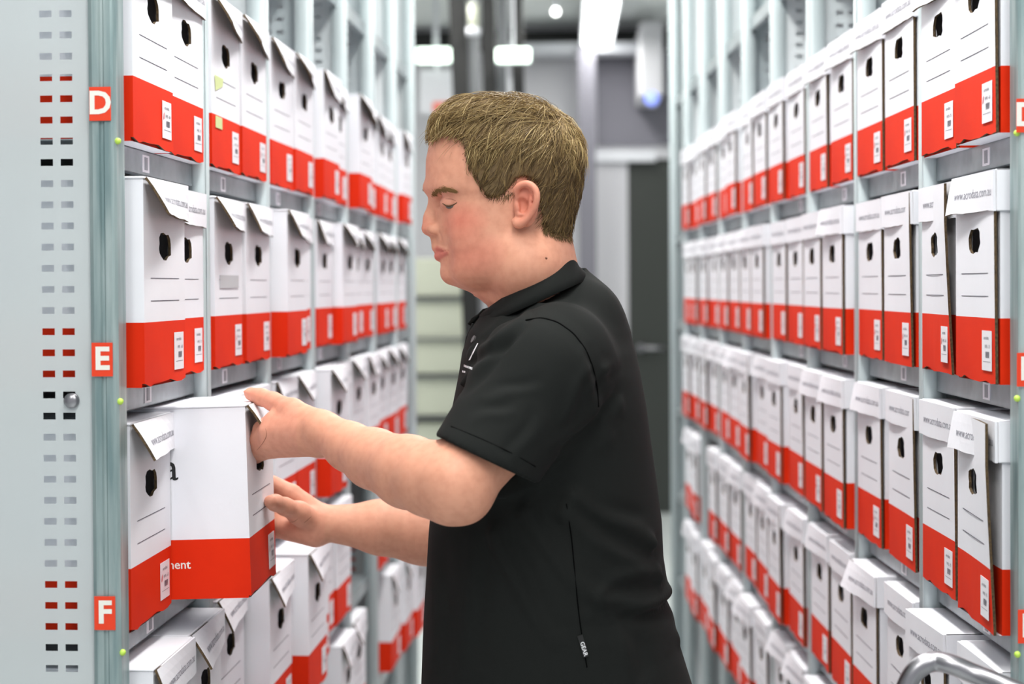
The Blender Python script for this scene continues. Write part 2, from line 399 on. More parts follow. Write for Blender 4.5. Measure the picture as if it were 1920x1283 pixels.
# ------------------------------------------------------------------ archive boxes
BH, BW_, BL = 0.262, 0.18, 0.39
RB = 0.082
def hole_loop(seed, cy=0.0, cz=0.180, hw=0.026, hh=0.0165):
    r = random.Random(seed); out = []
    for i in range(16):
        a = 2 * PI * i / 16 + PI / 16
        c, s_ = math.cos(a), math.sin(a)
        q = (abs(c) ** 3.5 + abs(s_) ** 3.5) ** (-1 / 3.5)
        j = 1 + r.uniform(-0.14, 0.12)
        out.append((cy + c * q * hw * j, cz + s_ * q * hh * j))
    return out
def front_face(bb, x, hole, jag=None, y0=-BW_ / 2, y1=BW_ / 2, z0=0.0, z1=BH):
    """face sheet in the plane x with the hand hole; split at the red band"""
    ya, yb, za, zb = -0.05, 0.05, 0.15, 0.21
    ys = [y0, -0.065, ya, -0.02, 0.02, yb, 0.07, y1]; zs = [z0, RB, za, zb, z1]
    vd = {}
    def V(y, z):
        k = (round(y, 5), round(z, 5))
        if k not in vd:
            zz = z + (jag[ys.index(y)] if (jag and z == z0) else 0)
            vd[k] = bb.bm.verts.new((x, y, zz))
        return vd[k]
    for i in range(len(ys) - 1):
        for j in range(len(zs) - 1):
            if ya - 1e-6 <= ys[i] and ys[i + 1] <= yb + 1e-6 and zs[j] == za: continue
            f = bb.bm.faces.new((V(ys[i], zs[j]), V(ys[i + 1], zs[j]), V(ys[i + 1], zs[j + 1]), V(ys[i], zs[j + 1])))
            f.material_index = 1 if j == 0 else 0
    outer = [V(yb, za), V(yb, zb), V(0.02, zb), V(-0.02, zb), V(ya, zb), V(ya, za), V(-0.02, za), V(0.02, za)]
    hv = [bb.bm.verts.new((x, y, z)) for y, z in hole]
    # hole verts start at ~11 deg going ccw; groups of hole verts per outer edge
    grp = {(0, 1): [15, 0], (1, 2): [0, 1, 2, 3], (2, 3): [3, 4], (3, 4): [4, 5, 6, 7], (4, 5): [7, 8], (5, 6): [8, 9, 10, 11], (6, 7): [11, 12], (7, 0): [12, 13, 14, 15]}
    for (a, b_), g in grp.items():
        bb.bm.faces.new([outer[a], outer[b_]] + [hv[i] for i in reversed(g)]).material_index = 0
def panel_mesh(seed, gap):
    r = random.Random(seed)
    jag = [r.choice([0, 0, 0.0012, 0.003, 0.005]) for _ in range(8)]
    bb = B(); front_face(bb, 0.0, hole_loop(seed), jag)
    bmesh.ops.recalc_face_normals(bb.bm, faces=bb.bm.faces)
    if bb.bm.faces[:][0].normal.x < 0: bmesh.ops.reverse_faces(bb.bm, faces=bb.bm.faces)
    bmesh.ops.solidify(bb.bm, geom=bb.bm.faces[:], thickness=0.0036)
    xm = max(v.co.x for v in bb.bm.verts)
    for v in bb.bm.verts: v.co.x -= xm
    bb.bm.normal_update()
    for f in bb.bm.faces:
        c = f.calc_center_median()
        if abs(f.normal.x) < 0.5 or c.x < -0.003: f.material_index = 2
        if f.normal.y < -0.5 and c.y < -0.08: f.material_index = 1 if c.z < RB else 0
    for z, wd in ((0.138, 0.00045), (0.109, 0.00045)):
        bb.box(0, 0.0003, -0.062, 0.062, z - wd, z + wd, 3)
    # swing the free edge out about the bent corner, keep the hinge edge fixed
    for v in bb.bm.verts:
        t_ = min(max((v.co.y + 0.09) / 0.18, 0), 1)
        v.co.x += gap * t_ ** 1.4 * (0.35 + 0.65 * min(1, v.co.z / 0.2)) if gap > 0 else 0
    return bb.mesh('front_panel', False)
def body_mesh(seed, side_print=False):
    bb = B(); h = BW_ / 2
    front_face(bb, -0.005, hole_loop(seed, hw=0.03, hh=0.02))
    for y in (-h, h):
        for z0, z1, mi in ((0, RB, 1), (RB, BH, 0)):
            bb.quad([(-0.0036 if y < 0 else -0.005, y, z0), (-BL, y, z0), (-BL, y, z1), (-0.0036 if y < 0 else -0.005, y, z1)], mi)
    for z0, z1, mi in ((0, RB, 1), (RB, BH, 0)):
        bb.quad([(-BL, -h, z0), (-BL, h, z0), (-BL, h, z1), (-BL, -h, z1)], mi)
        bb.quad([(-0.0036, -h, z0), (-0.005, -h + 0.001, z0), (-0.005, -h + 0.001, z1), (-0.0036, -h, z1)], mi)
    bb.quad([(-0.002, -h, 0), (-BL, -h, 0), (-BL, h, 0), (-0.002, h, 0)], 0)
    # inner dark lining behind the hand hole
    bb.box(-BL + 0.003, -0.04, -h + 0.003, h - 0.003, 0.003, BH - 0.03, 2)
    if side_print:
        bb.text('a', 0.055, Matrix.Translation((-0.0945, -h - 0.0004, 0.181)) @ M_NEAR, 3, align='RIGHT')
        bb.text('ment', 0.0172, Matrix.Translation((-0.0825, -h - 0.0004, 0.0475)) @ M_NEAR, 4, fat=0.0002, align='RIGHT')
    return bb.mesh('body', False)
def lid_mesh():
    bb = B(); h = BW_ / 2
    bb.box(-BL - 0.003, 0.001, -h - 0.0015, h + 0.004, BH + 0.0003, BH + 0.0038)
    bb.box(-BL - 0.003, 0.001, h + 0.0006, h + 0.0042, BH - 0.048, BH + 0.0036)
    bb.bevel(0.0012, 1)
    return bb.mesh('lid')
def flap_mesh(swing, seed):
    """front flap of the lid: hinged on top, its free end swung out"""
    r = random.Random(seed)
    bb = B(); h = BW_ / 2; n, m_ = 8, 4
    g = []
    for i in range(n + 1):
        row = []
        t_ = i / n; y = -h - 0.001 + t_ * (BW_ + 0.005)
        for j in range(m_ + 1):
            q = j / m_
            out = 0.0015 + swing * (1 - t_) ** 1.1 * q ** 0.9 + 0.0012 * math.sin(t_ * 5 + seed) * q
            z = BH + 0.003 - 0.050 * q * (1 - 0.10 * swing / 0.03 * (1 - t_)) + (r.uniform(-0.0012, 0.0012) if j == m_ else 0)
            row.append(bb.bm.verts.new((out, y, z)))
        g.append(row)
    for i in range(n):
        for j in range(m_): bb.bm.faces.new((g[i][j], g[i][j + 1], g[i + 1][j + 1], g[i + 1][j]))
    bmesh.ops.recalc_face_normals(bb.bm, faces=bb.bm.faces)
    if sum(f.normal.x for f in bb.bm.faces) < 0: bmesh.ops.reverse_faces(bb.bm, faces=bb.bm.faces)
    m0 = min(v.co.x for v in bb.bm.verts)
    bmesh.ops.solidify(bb.bm, geom=bb.bm.faces[:], thickness=0.0034)
    m1 = min(v.co.x for v in bb.bm.verts)
    for v in bb.bm.verts: v.co.x += 0.0036 if m1 < m0 - 0.001 else 0.0002
    bb.bm.normal_update()
    for f in bb.bm.faces:
        c = f.calc_center_median()
        if f.normal.x < -0.3 or (abs(f.normal.x) < 0.5 and f.normal.z < 0.5 and c.y < 0.085): f.material_index = 1
    n0 = len(bb.bm.verts)
    bb.text('www.acrodata.com.au', 0.0165, Matrix.Translation((0.0, 0.012, BH - 0.023)) @ M_FRONT, 2, align='CENTER')
    bb.bm.verts.ensure_lookup_table()
    for v in bb.bm.verts[n0:]:
        t_ = min(max((v.co.y + h + 0.001) / (BW_ + 0.005), 0), 1); q = (BH + 0.003 - v.co.z) / (0.05 * (1 - 0.1 * swing / 0.03 * (1 - t_)))
        q = min(max(q, 0.01), 1)
        v.co.x = 0.0015 + swing * (1 - t_) ** 1.1 * q ** 0.9 + 0.0012 * math.sin(t_ * 5 + seed) * q + 0.0039
    return bb.mesh('lid_flap', False)
def label_mesh(seed):
    r = random.Random(seed)
    bb = B(); y0, y1, z0, z1 = 0.036, 0.078, 0.016, 0.066
    x = 0.0007
    bb.box(0.0002, x, y0, y1, z0, z1)
    X = x + 0.0003
    bb.text('acrodata', 0.0062, Matrix.Translation((X, y0 + 0.009, z1 - 0.009)) @ M_FRONT, 1)
    bb.text('W93 - %d' % r.randint(60, 99), 0.006, Matrix.Translation((X, y0 + 0.013, z1 - 0.020)) @ M_FRONT, 1)
    for i in range(9):   # bar code
        ya = y0 + 0.017 + i * 0.0019
        bb.quad([(X, ya, z1 - 0.034), (X, ya + r.choice([0.0006, 0.0011]), z1 - 0.034), (X, ya + 0.0011, z1 - 0.026), (X, ya, z1 - 0.026)], 1)
    bb.quad([(X, y0 + 0.006, z0 + 0.011), (X, y1 - 0.004, z0 + 0.011), (X, y1 - 0.004, z0 + 0.0115), (X, y0 + 0.006, z0 + 0.0115)], 1)
    if seed % 2 == 0:
        bb.quad([(X, y0 + 0.003, z1 - 0.026), (X, y0 + 0.007, z1 - 0.024), (X, y0 + 0.0085, z1 - 0.015), (X, y0 + 0.005, z1 - 0.018)], 2)
    return bb.mesh('label', False)
PM = [M_CARD, M_RED, M_BROWN, M_INK]
bodies = [body_mesh(i) for i in range(3)]
for me in bodies:
    for x in PM: me.materials.append(x)
GAPS_L = [0.0, 0.001, 0.0015, 0.002, 0.003]
panels = [panel_mesh(10 + i, g) for i, g in enumerate([0.0, 0.0015, 0.003, 0.006, 0.016])]
for me in panels:
    for x in PM: me.materials.append(x)
lidm = lid_mesh(); lidm.materials.append(M_CARD)
SW = [0.0, 0.008, 0.016, 0.023, 0.030]
flaps = [flap_mesh(s_, i) for i, s_ in enumerate(SW)]
for me in flaps:
    for x in (M_CARD, M_BROWN, M_TEXT): me.materials.append(x)
labels = [label_mesh(i) for i in range(4)]
for me in labels:
    for x in (M_STICK, M_INK, M_PINK): me.materials.append(x)
HB = body_mesh(1, True)
for x in (M_CARD, M_RED, M_BROWN, M_BLACK, M_SIGNW): HB.materials.append(x)

def archive_box(mw, pi, fi, li, label, group, bodyi=0, held=False):
    t = bpy.data.objects.new('archive_box', None); COL.objects.link(t); t.empty_display_size = 0.05
    t.matrix_world = mw
    tag(t, label, 'box', group)
    link('box_body', HB if held else bodies[bodyi], None, t)
    p = link('front_panel', panels[pi], None, t)
    st = link('label_sticker', labels[li], None, p)
    g_ = [0.0, 0.0015, 0.003, 0.006, 0.016][pi]
    fz = lambda y: g_ * ((y + 0.09) / 0.18) ** 1.4 * 0.52
    st.rotation_euler.z = -math.atan((fz(0.078) - fz(0.036)) / 0.042)
    st.location.x = fz(0.078) + 0.078 * (fz(0.078) - fz(0.036)) / 0.042 * -1 + 0.0004
    l = link('lid', lidm, None, t)
    link('lid_flap', flaps[fi], None, l)
    return t

SPEC = {  # (side,row,index): (protrude, rot deg, panel, flap, extra words)
    ('L', 'E', 0): (0.021, -0.8, 0, 4, 'with a wide open lid flap'),
    ('L', 'E', 1): (-0.002, 0.0, 0, 1, ''),
    ('L', 'F', 0): (0.0, 0.0, 0, 4, 'with a crumpled open lid flap'),
    ('L', 'G', 0): (0.027, 0.0, 0, 2, ''), ('L', 'G', 1): (0.02, 0.0, 0, 4, ''), ('L', 'G', 2): (0.0, 0, 0, 3, ''),
    ('L', 'G', 3): (0.04, 0, 0, 3, 'standing well forward'), ('L', 'G', 4): (0.06, 0, 0, 3, 'standing well forward'),
    ('L', 'F', 2): (0.012, 0, 0, 1, ''), ('L', 'F', 3): (0.0, 0, 0, 2, ''),
    ('L', 'D', 0): (0.008, 0, 0, 2, ''), ('L', 'D', 1): (0.0, 0, 0, 1, ''), ('L', 'D', 2): (0.0, 0, 0, 4, 'with yellowish tape'), ('L', 'D', 3): (0.002, 0, 0, 4, ''),
    ('L', 'E', 2): (0.002, 0, 0, 4, 'with a worn grey sticker'), ('L', 'E', 3): (0.006, 0, 0, 3, ''),
    ('R', 'D', 0): (0.012, 0, 2, 1, ''), ('R', 'D', 1): (0.0, 0, 1, 1, ''),
    ('R', 'E', 0): (0.012, 0, 2, 1, ''), ('R', 'E', 1): (0.0, 0, 4, 0, 'with bulging front'),
    ('R', 'F', 0): (0.010, 0, 4, 1, 'with gaping bent front'), ('R', 'F', 1): (0.0, 0, 2, 0, ''),
    ('R', 'G', 0): (0.006, 0, 2, 0, ''), ('R', 'G', 1): (0.018, 2.0, 2, 0, ''),
}
MISSING = {('L', 'F', 1), ('L', 'G', 8), ('L', 'G', 9), ('L', 'G', 11), ('L', 'D', 13), ('L', 'E', 13), ('L', 'H', 3), ('L', 'H', 6), ('L', 'H', 9), ('L', 'H', 10), ('L', 'F', 13),
           ('R', 'H', 4), ('R', 'G', 13), ('R', 'I', 3)}
ROWTXT = {'D': 'shelf D', 'E': 'shelf E', 'F': 'shelf F', 'G': 'first shelf below F', 'H': 'second shelf below F'}
rb = random.Random(3)
for side, R, nb in (('L', RL, 7), ('R', RR, 8)):
    mr = Matrix.Translation(R.location) @ Matrix.Rotation(R.rotation_euler.z, 4, 'Z')
    for row in 'DEFGH':
        for i in range(nb * 2):
            k, j = divmod(i, 2)
            key = (side, row, i)
            rp, rr, rpan, rfl = rb.random(), rb.uniform(-0.4, 0.4), rb.random(), rb.random()
            if key in MISSING: continue
            u = k * BAY + 0.038 + 0.0935 + j * 0.1915 + rb.uniform(-0.001, 0.001)
            prot = -0.004 + 0.012 * rp + ((0.025 if side == 'L' else 0.009) * rb.random() if (i > 3 and rp > 0.8) else 0)
            if side == 'L': pan, fl = int(rpan * 3), (4 if rfl > 0.55 else 3 if rfl > 0.3 else 2)
            else: pan, fl = (3 if rpan > 0.75 else 2 if rpan > 0.4 else 1), (2 if rfl > 0.88 else 1 if rfl > 0.55 else 0)
            rot = rr; ex = ''
            if key in SPEC: prot, rot, pan, fl, ex = SPEC[key]
            s = -1 if side == 'L' else 1
            if side == 'R':
                prot += 0.002
                u = k * BAY + (0.124, 0.331 + 0.004 * rb.random())[j]
            M = mr @ Matrix.Translation((-s * prot, u, DECK[row])) @ Matrix.Rotation(math.radians(rot) + (PI if side == 'R' else 0), 4, 'Z')
            if side == 'R': M = M @ Matrix.Diagonal((1, 0.94 if row != 'D' else 0.975, 1, 1))
            sidetxt = 'left' if side == 'L' else 'right'
            lab = 'archive box, %s rack, %s, %s from the near end' % (sidetxt, ROWTXT[row], ORD[i])
            if ex: lab = 'archive box %s, %s rack, %s, %s from near end' % (ex, sidetxt, {'D': 'shelf D', 'E': 'shelf E', 'F': 'shelf F', 'G': 'below F'}[row], ORD[i])
            ob = archive_box(M, pan, fl, rb.randrange(4), lab, 'archive boxes on shelf %s of the %s rack' % (row, sidetxt), bodyi=i % 3)
            if key == ('L', 'D', 2):
                link('tape_scrap', B().box(0.0005, 0.0012, -0.07, -0.03, 0.062, 0.08).mesh('t'), mat('old_tape', s2l(205, 215, 150), 0.4), ob)
                link('tape_scrap', B().quad([(0.001, -0.075, 0.142), (0.001, -0.02, 0.142), (0.001, -0.025, 0.130), (0.001, -0.07, 0.118)]).mesh('t'), mat('old_tape', s2l(205, 215, 150), 0.4), ob)
            if key == ('L', 'E', 2):
                link('worn_sticker', B().box(0.0005, 0.0012, -0.06, 0.06, 0.125, 0.145).mesh('t'), mat('worn_grey', s2l(190, 190, 194), 0.5), ob)
# the box being pulled out
pt = W(463, 1121, 2.122)
tilt = math.radians(1.5)
M = Matrix.Translation((-0.4325, 2.122 + 0.09, pt.z)) @ Matrix.Rotation(-tilt, 4, 'Y')
HELD = archive_box(M, 1, 4, 2, 'white and red archive box half pulled off shelf F and held by the person', 'archive boxes on shelf F of the left rack', held=True)
HELD['label'] = 'white and red archive box half pulled off shelf F, gripped by the person'

# ------------------------------------------------------------------ trolley handle (bottom right)
def trolley():
    P = [W(1690, 1320, 1.8), W(1698, 1292, 1.8), W(1712, 1264, 1.8), W(1732, 1247, 1.8), W(1756, 1241, 1.8), W(1785, 1247, 1.79), W(1830, 1266, 1.78), W(1880, 1286, 1.76), W(1925, 1306, 1.74), W(1965, 1330, 1.70), W(1985, 1370, 1.68)]
    base = Vector((0.44, 1.72, 0))
    t = empty('hand_trolley', base, 0, 'chrome tubular trolley handle curving up at the bottom right corner', 'trolley')
    q = [p - base for p in P]
    q = [Vector((q[0].x - 0.012, q[0].y, 0.2))] + q + [Vector((q[-1].x + 0.004, q[-1].y, 0.2))]
    # smooth
    qs = []
    for i in range(len(q) - 1):
        p0, p1, p2, p3 = q[max(i - 1, 1)], q[i], q[i + 1], q[min(i + 2, len(q) - 2)]
        if i in (0, len(q) - 2): qs.append(p1); continue
        for k in range(5):
            u = k / 5
            qs.append(0.5 * ((2 * p1) + (p2 - p0) * u + (2 * p0 - 5 * p1 + 4 * p2 - p3) * u * u + (3 * p1 - p0 - 3 * p2 + p3) * u ** 3))
    qs.append(q[-1])
    link('handle', B().tube(qs, 0.0115, 16).mesh('h'), M_CHROME, t, True)
    link('deck', B().box(-0.07, 0.08, -0.35, 0.12, 0.16, 0.2).bevel(0.008).mesh('d'), M_GREY, t)
    for x in (-0.05, 0.06):
        for y in (-0.28, 0.06):
            link('castor', B().tube([(x - 0.012, y, 0.05), (x + 0.012, y, 0.05)], 0.05, 20).box(x - 0.016, x + 0.016, y - 0.012, y + 0.012, 0.06, 0.16).mesh('c'), M_BLACK, t)
trolley()
# ------------------------------------------------------------------ the person
def warp_axis(lo, hi, fine, coarse, zones):
    """grid line positions: fine inside the zones, coarse elsewhere"""
    out = [lo]
    while out[-1] < hi:
        x = out[-1]
        h = fine if any(a <= x <= b for a, b in zones) else coarse
        out.append(x + h)
    return np.array(out, dtype=np.float32)
class Field:
    def __init__(s, xs, ys, zs):
        s.x, s.y, s.z = xs, ys, zs
        s.D = np.full((len(xs), len(ys), len(zs)), 0.05, np.float32)
    def op(s, lo, hi, fn, k=0.006, mode='u'):
        m = k + 0.012
        ia, ib = np.searchsorted(s.x, [lo[0] - m, hi[0] + m]); ja, jb = np.searchsorted(s.y, [lo[1] - m, hi[1] + m]); ka, kb = np.searchsorted(s.z, [lo[2] - m, hi[2] + m])
        if ib <= ia or jb <= ja or kb <= ka: return
        X = s.x[ia:ib][:, None, None]; Y = s.y[ja:jb][None, :, None]; Z = s.z[ka:kb][None, None, :]
        d = fn(X, Y, Z).astype(np.float32)
        A = s.D[ia:ib, ja:jb, ka:kb]
        if mode == 'u':
            h = np.clip(0.5 + 0.5 * (A - d) / k, 0, 1); r = A * (1 - h) + d * h - k * h * (1 - h)
        elif mode == 's':     # subtract
            h = np.clip(0.5 - 0.5 * (A + d) / k, 0, 1); r = A * (1 - h) - d * h + k * h * (1 - h)
        elif mode == 'i':
            h = np.clip(0.5 - 0.5 * (A - d) / k, 0, 1); r = A * (1 - h) + d * h + k * h * (1 - h)
        else: r = A + d
        s.D[ia:ib, ja:jb, ka:kb] = r
    def cone(s, a, b, ra, rb, k=0.006, mode='u'):
        a = np.array(a, float); b = np.array(b, float); ab = b - a; L = max(ab @ ab, 1e-9); r = max(ra, rb)
        def fn(X, Y, Z):
            t = np.clip(((X - a[0]) * ab[0] + (Y - a[1]) * ab[1] + (Z - a[2]) * ab[2]) / L, 0, 1)
            return np.sqrt((X - a[0] - t * ab[0]) ** 2 + (Y - a[1] - t * ab[1]) ** 2 + (Z - a[2] - t * ab[2]) ** 2) - (ra + (rb - ra) * t)
        s.op(np.minimum(a, b) - r, np.maximum(a, b) + r, fn, k, mode)
    def chain(s, pts, k=0.006, mode='u'):
        for (p, r), (q, r2) in zip(pts, pts[1:]): s.cone(p, q, r, r2, k, mode)
    def ell(s, c, rad, k=0.006, mode='u', rot=None):
        c = np.array(c, float); rad = np.array(rad, float); R = np.array(rot if rot is not None else np.eye(3)); mr = rad.max()
        def fn(X, Y, Z):
            dx, dy, dz = X - c[0], Y - c[1], Z - c[2]
            u = (R[0][0] * dx + R[1][0] * dy + R[2][0] * dz) / rad[0]; v = (R[0][1] * dx + R[1][1] * dy + R[2][1] * dz) / rad[1]; w_ = (R[0][2] * dx + R[1][2] * dy + R[2][2] * dz) / rad[2]
            q = np.sqrt(u * u + v * v + w_ * w_); g = np.sqrt((u / rad[0]) ** 2 + (v / rad[1]) ** 2 + (w_ / rad[2]) ** 2) + 1e-9
            return q * (q - 1) / g
        s.op(c - mr, c + mr, fn, k, mode)
def slices(tab, yc, split=0.5, pf=2.2, pb=2.0, grow=0.0, pft=None):
    """tab rows: z, x front, x back, half width"""
    t = np.array(sorted(tab)); Zt, F, K, Wd = t.T
    def fn(X, Y, Z):
        z = Z.ravel(); xf = np.interp(z, Zt, F) - grow; xb = np.interp(z, Zt, K) + grow; wd = np.interp(z, Zt, Wd) + grow
        yy = yc if not callable(yc) else yc(z)
        xc = xf + (xb - xf) * split
        xf, xb, wd, xc = [v[None, None, :].astype(np.float32) for v in (xf, xb, wd, xc)]
        pfz = pf if pft is None else np.interp(z, pft[0], pft[1])[None, None, :].astype(np.float32)
        a = np.where(X < xc, xc - xf, xb - xc); p = np.where(X < xc, pfz, pb)
        u = np.abs(X - xc) / a; v = np.abs(Y - yy) / wd
        r = (u ** p + v ** p + 1e-9) ** (1 / p)
        # blend the scale so that the distance is about right in both directions
        sc = (u ** 2 * np.minimum(a, 1.6 * wd) + v ** 2 * np.minimum(wd, 1.6 * a)) / (u ** 2 + v ** 2 + 1e-6)
        d = (r - 1) * sc
        dz = np.maximum(np.maximum(Zt[0] - Z, Z - Zt[-1]), -1)
        return np.maximum(d, dz)
    return fn, (min(F) - grow, yc - max(Wd) - grow, Zt[0]), (max(K) + grow, yc + max(Wd) + grow, Zt[-1])
def polygonise(F):
    D = F.D; xs, ys, zs = F.x, F.y, F.z
    I = D < 0
    nx, ny, nz = D.shape
    c = np.zeros((nx - 1, ny - 1, nz - 1), np.int8)
    for i in (0, 1):
        for j in (0, 1):
            for k in (0, 1): c += I[i:nx - 1 + i, j:ny - 1 + j, k:nz - 1 + k]
    act = np.argwhere((c > 0) & (c < 8)); del c
    a, b, e = act.T
    vid = np.full((nx - 1, ny - 1, nz - 1), -1, np.int32); vid[a, b, e] = np.arange(len(a))
    corner = {}
    for i in (0, 1):
        for j in (0, 1):
            for k in (0, 1): corner[(i, j, k)] = (D[a + i, b + j, e + k], np.stack([xs[a + i], ys[b + j], zs[e + k]], 1))
    acc = np.zeros((len(a), 3)); cnt = np.zeros(len(a))
    ks = list(corner)
    for p in ks:
        for q in ks:
            if p < q and sum(abs(m - n) for m, n in zip(p, q)) == 1:
                dp, cp = corner[p]; dq, cq = corner[q]
                m = (dp < 0) != (dq < 0)
                t = np.where(m, dp / np.where(m, dp - dq, 1), 0)[:, None]
                acc += np.where(m[:, None], cp + (cq - cp) * t, 0); cnt += m
    V = acc / cnt[:, None]
    Q = []
    for ax in range(3):
        sl0 = [slice(None)] * 3; sl1 = [slice(None)] * 3; sl0[ax] = slice(0, -1); sl1[ax] = slice(1, None)
        A, Bn = I[tuple(sl0)], I[tuple(sl1)]
        e_ = np.argwhere(A != Bn)
        o1, o2 = [(1, 2), (2, 0), (0, 1)][ax]
        ok = (e_[:, o1] > 0) & (e_[:, o2] > 0) & (e_[:, o1] < D.shape[o1] - 1) & (e_[:, o2] < D.shape[o2] - 1)
        e_ = e_[ok]
        def at(d1, d2):
            q = e_.copy(); q[:, o1] -= d1; q[:, o2] -= d2
            return vid[q[:, 0], q[:, 1], q[:, 2]]
        quad = np.stack([at(1, 1), at(0, 1), at(0, 0), at(1, 0)], 1)
        flip = ~A[e_[:, 0], e_[:, 1], e_[:, 2]]
        quad[flip] = quad[flip][:, ::-1]
        Q.append(quad)
    Q = np.concatenate(Q); Q = Q[(Q >= 0).all(1)]
    return V, Q
def relax(V, Q, it=2, lam=0.4):
    E = np.concatenate([Q[:, [0, 1]], Q[:, [1, 2]], Q[:, [2, 3]], Q[:, [3, 0]]])
    n = len(V)
    cnt = np.bincount(E.ravel(), minlength=n)[:, None].clip(1)
    for i in range(it):
        for l in (lam, -lam * 0.95):
            acc = np.zeros_like(V)
            for d in range(3):
                acc[:, d] = np.bincount(E[:, 0], V[E[:, 1], d], n) + np.bincount(E[:, 1], V[E[:, 0], d], n)
            V = V + l * (acc / cnt - V)
    return V
def np_mesh(name, V, Q):
    me = bpy.data.meshes.new(name)
    me.vertices.add(len(V)); me.vertices.foreach_set('co', V.astype(np.float32).ravel())
    me.loops.add(Q.size); me.loops.foreach_set('vertex_index', Q.astype(np.int32).ravel())
    me.polygons.add(len(Q)); me.polygons.foreach_set('loop_start', np.arange(0, Q.size, Q.shape[1], dtype=np.int32))
    me.polygons.foreach_set('loop_total', np.full(len(Q), Q.shape[1], np.int32))
    me.polygons.foreach_set('use_smooth', np.ones(len(Q), bool))
    me.update(calc_edges=True); me.validate()
    return me

HY = 2.10          # plane of the nose, chin and nape
BY = 2.13          # middle of the trunk
def P(px, py, Y=HY): return np.array(W(px, py, Y))
def T(rows, Y):    # (py, px front, px back, half width)
    return [(P(f, py, Y)[2], P(f, py, Y)[0], P(b_, py, Y)[0], hw) for py, f, b_, hw in rows]

HEAD = [(197, 915, 965, .012), (203, 882, 1000, .030), (215, 848, 1030, .048), (235, 820, 1056, .061), (260, 807, 1073, .0690), (300, 799, 1083, .0745), (340, 798, 1083, .0765),
        (355, 798, 1080, .0765), (364, 803, 1078, .0765), (373, 810, 1076, .076), (390, 813, 1068, .0755), (420, 814, 1056, .074), (445, 814, 1045, .072), (466, 817, 1030, .070),
        (490, 826, 1020, .0665), (505, 830, 1010, .064), (520, 836, 1000, .060), (532, 848, 990, .053), (541, 865, 975, .043), (549, 895, 960, .025)]
TORSO = [(508, 1015, 1096, .040), (530, 978, 1110, .062), (560, 937, 1138, .090), (590, 900, 1160, .122), (620, 880, 1178, .150), (660, 868, 1192, .180), (700, 862, 1200, .193), (760, 850, 1211, .193),
         (820, 838, 1219, .192), (870, 824, 1226, .192), (920, 813, 1233, .193), (975, 808, 1240, .195), (1040, 804, 1243, .195), (1085, 801, 1250, .196), (1100, 800, 1256, .196), (1118, 799, 1247, .196),
         (1150, 797, 1262, .198), (1200, 795, 1272, .200), (1283, 792, 1298, .203), (1360, 790, 1308, .204)]

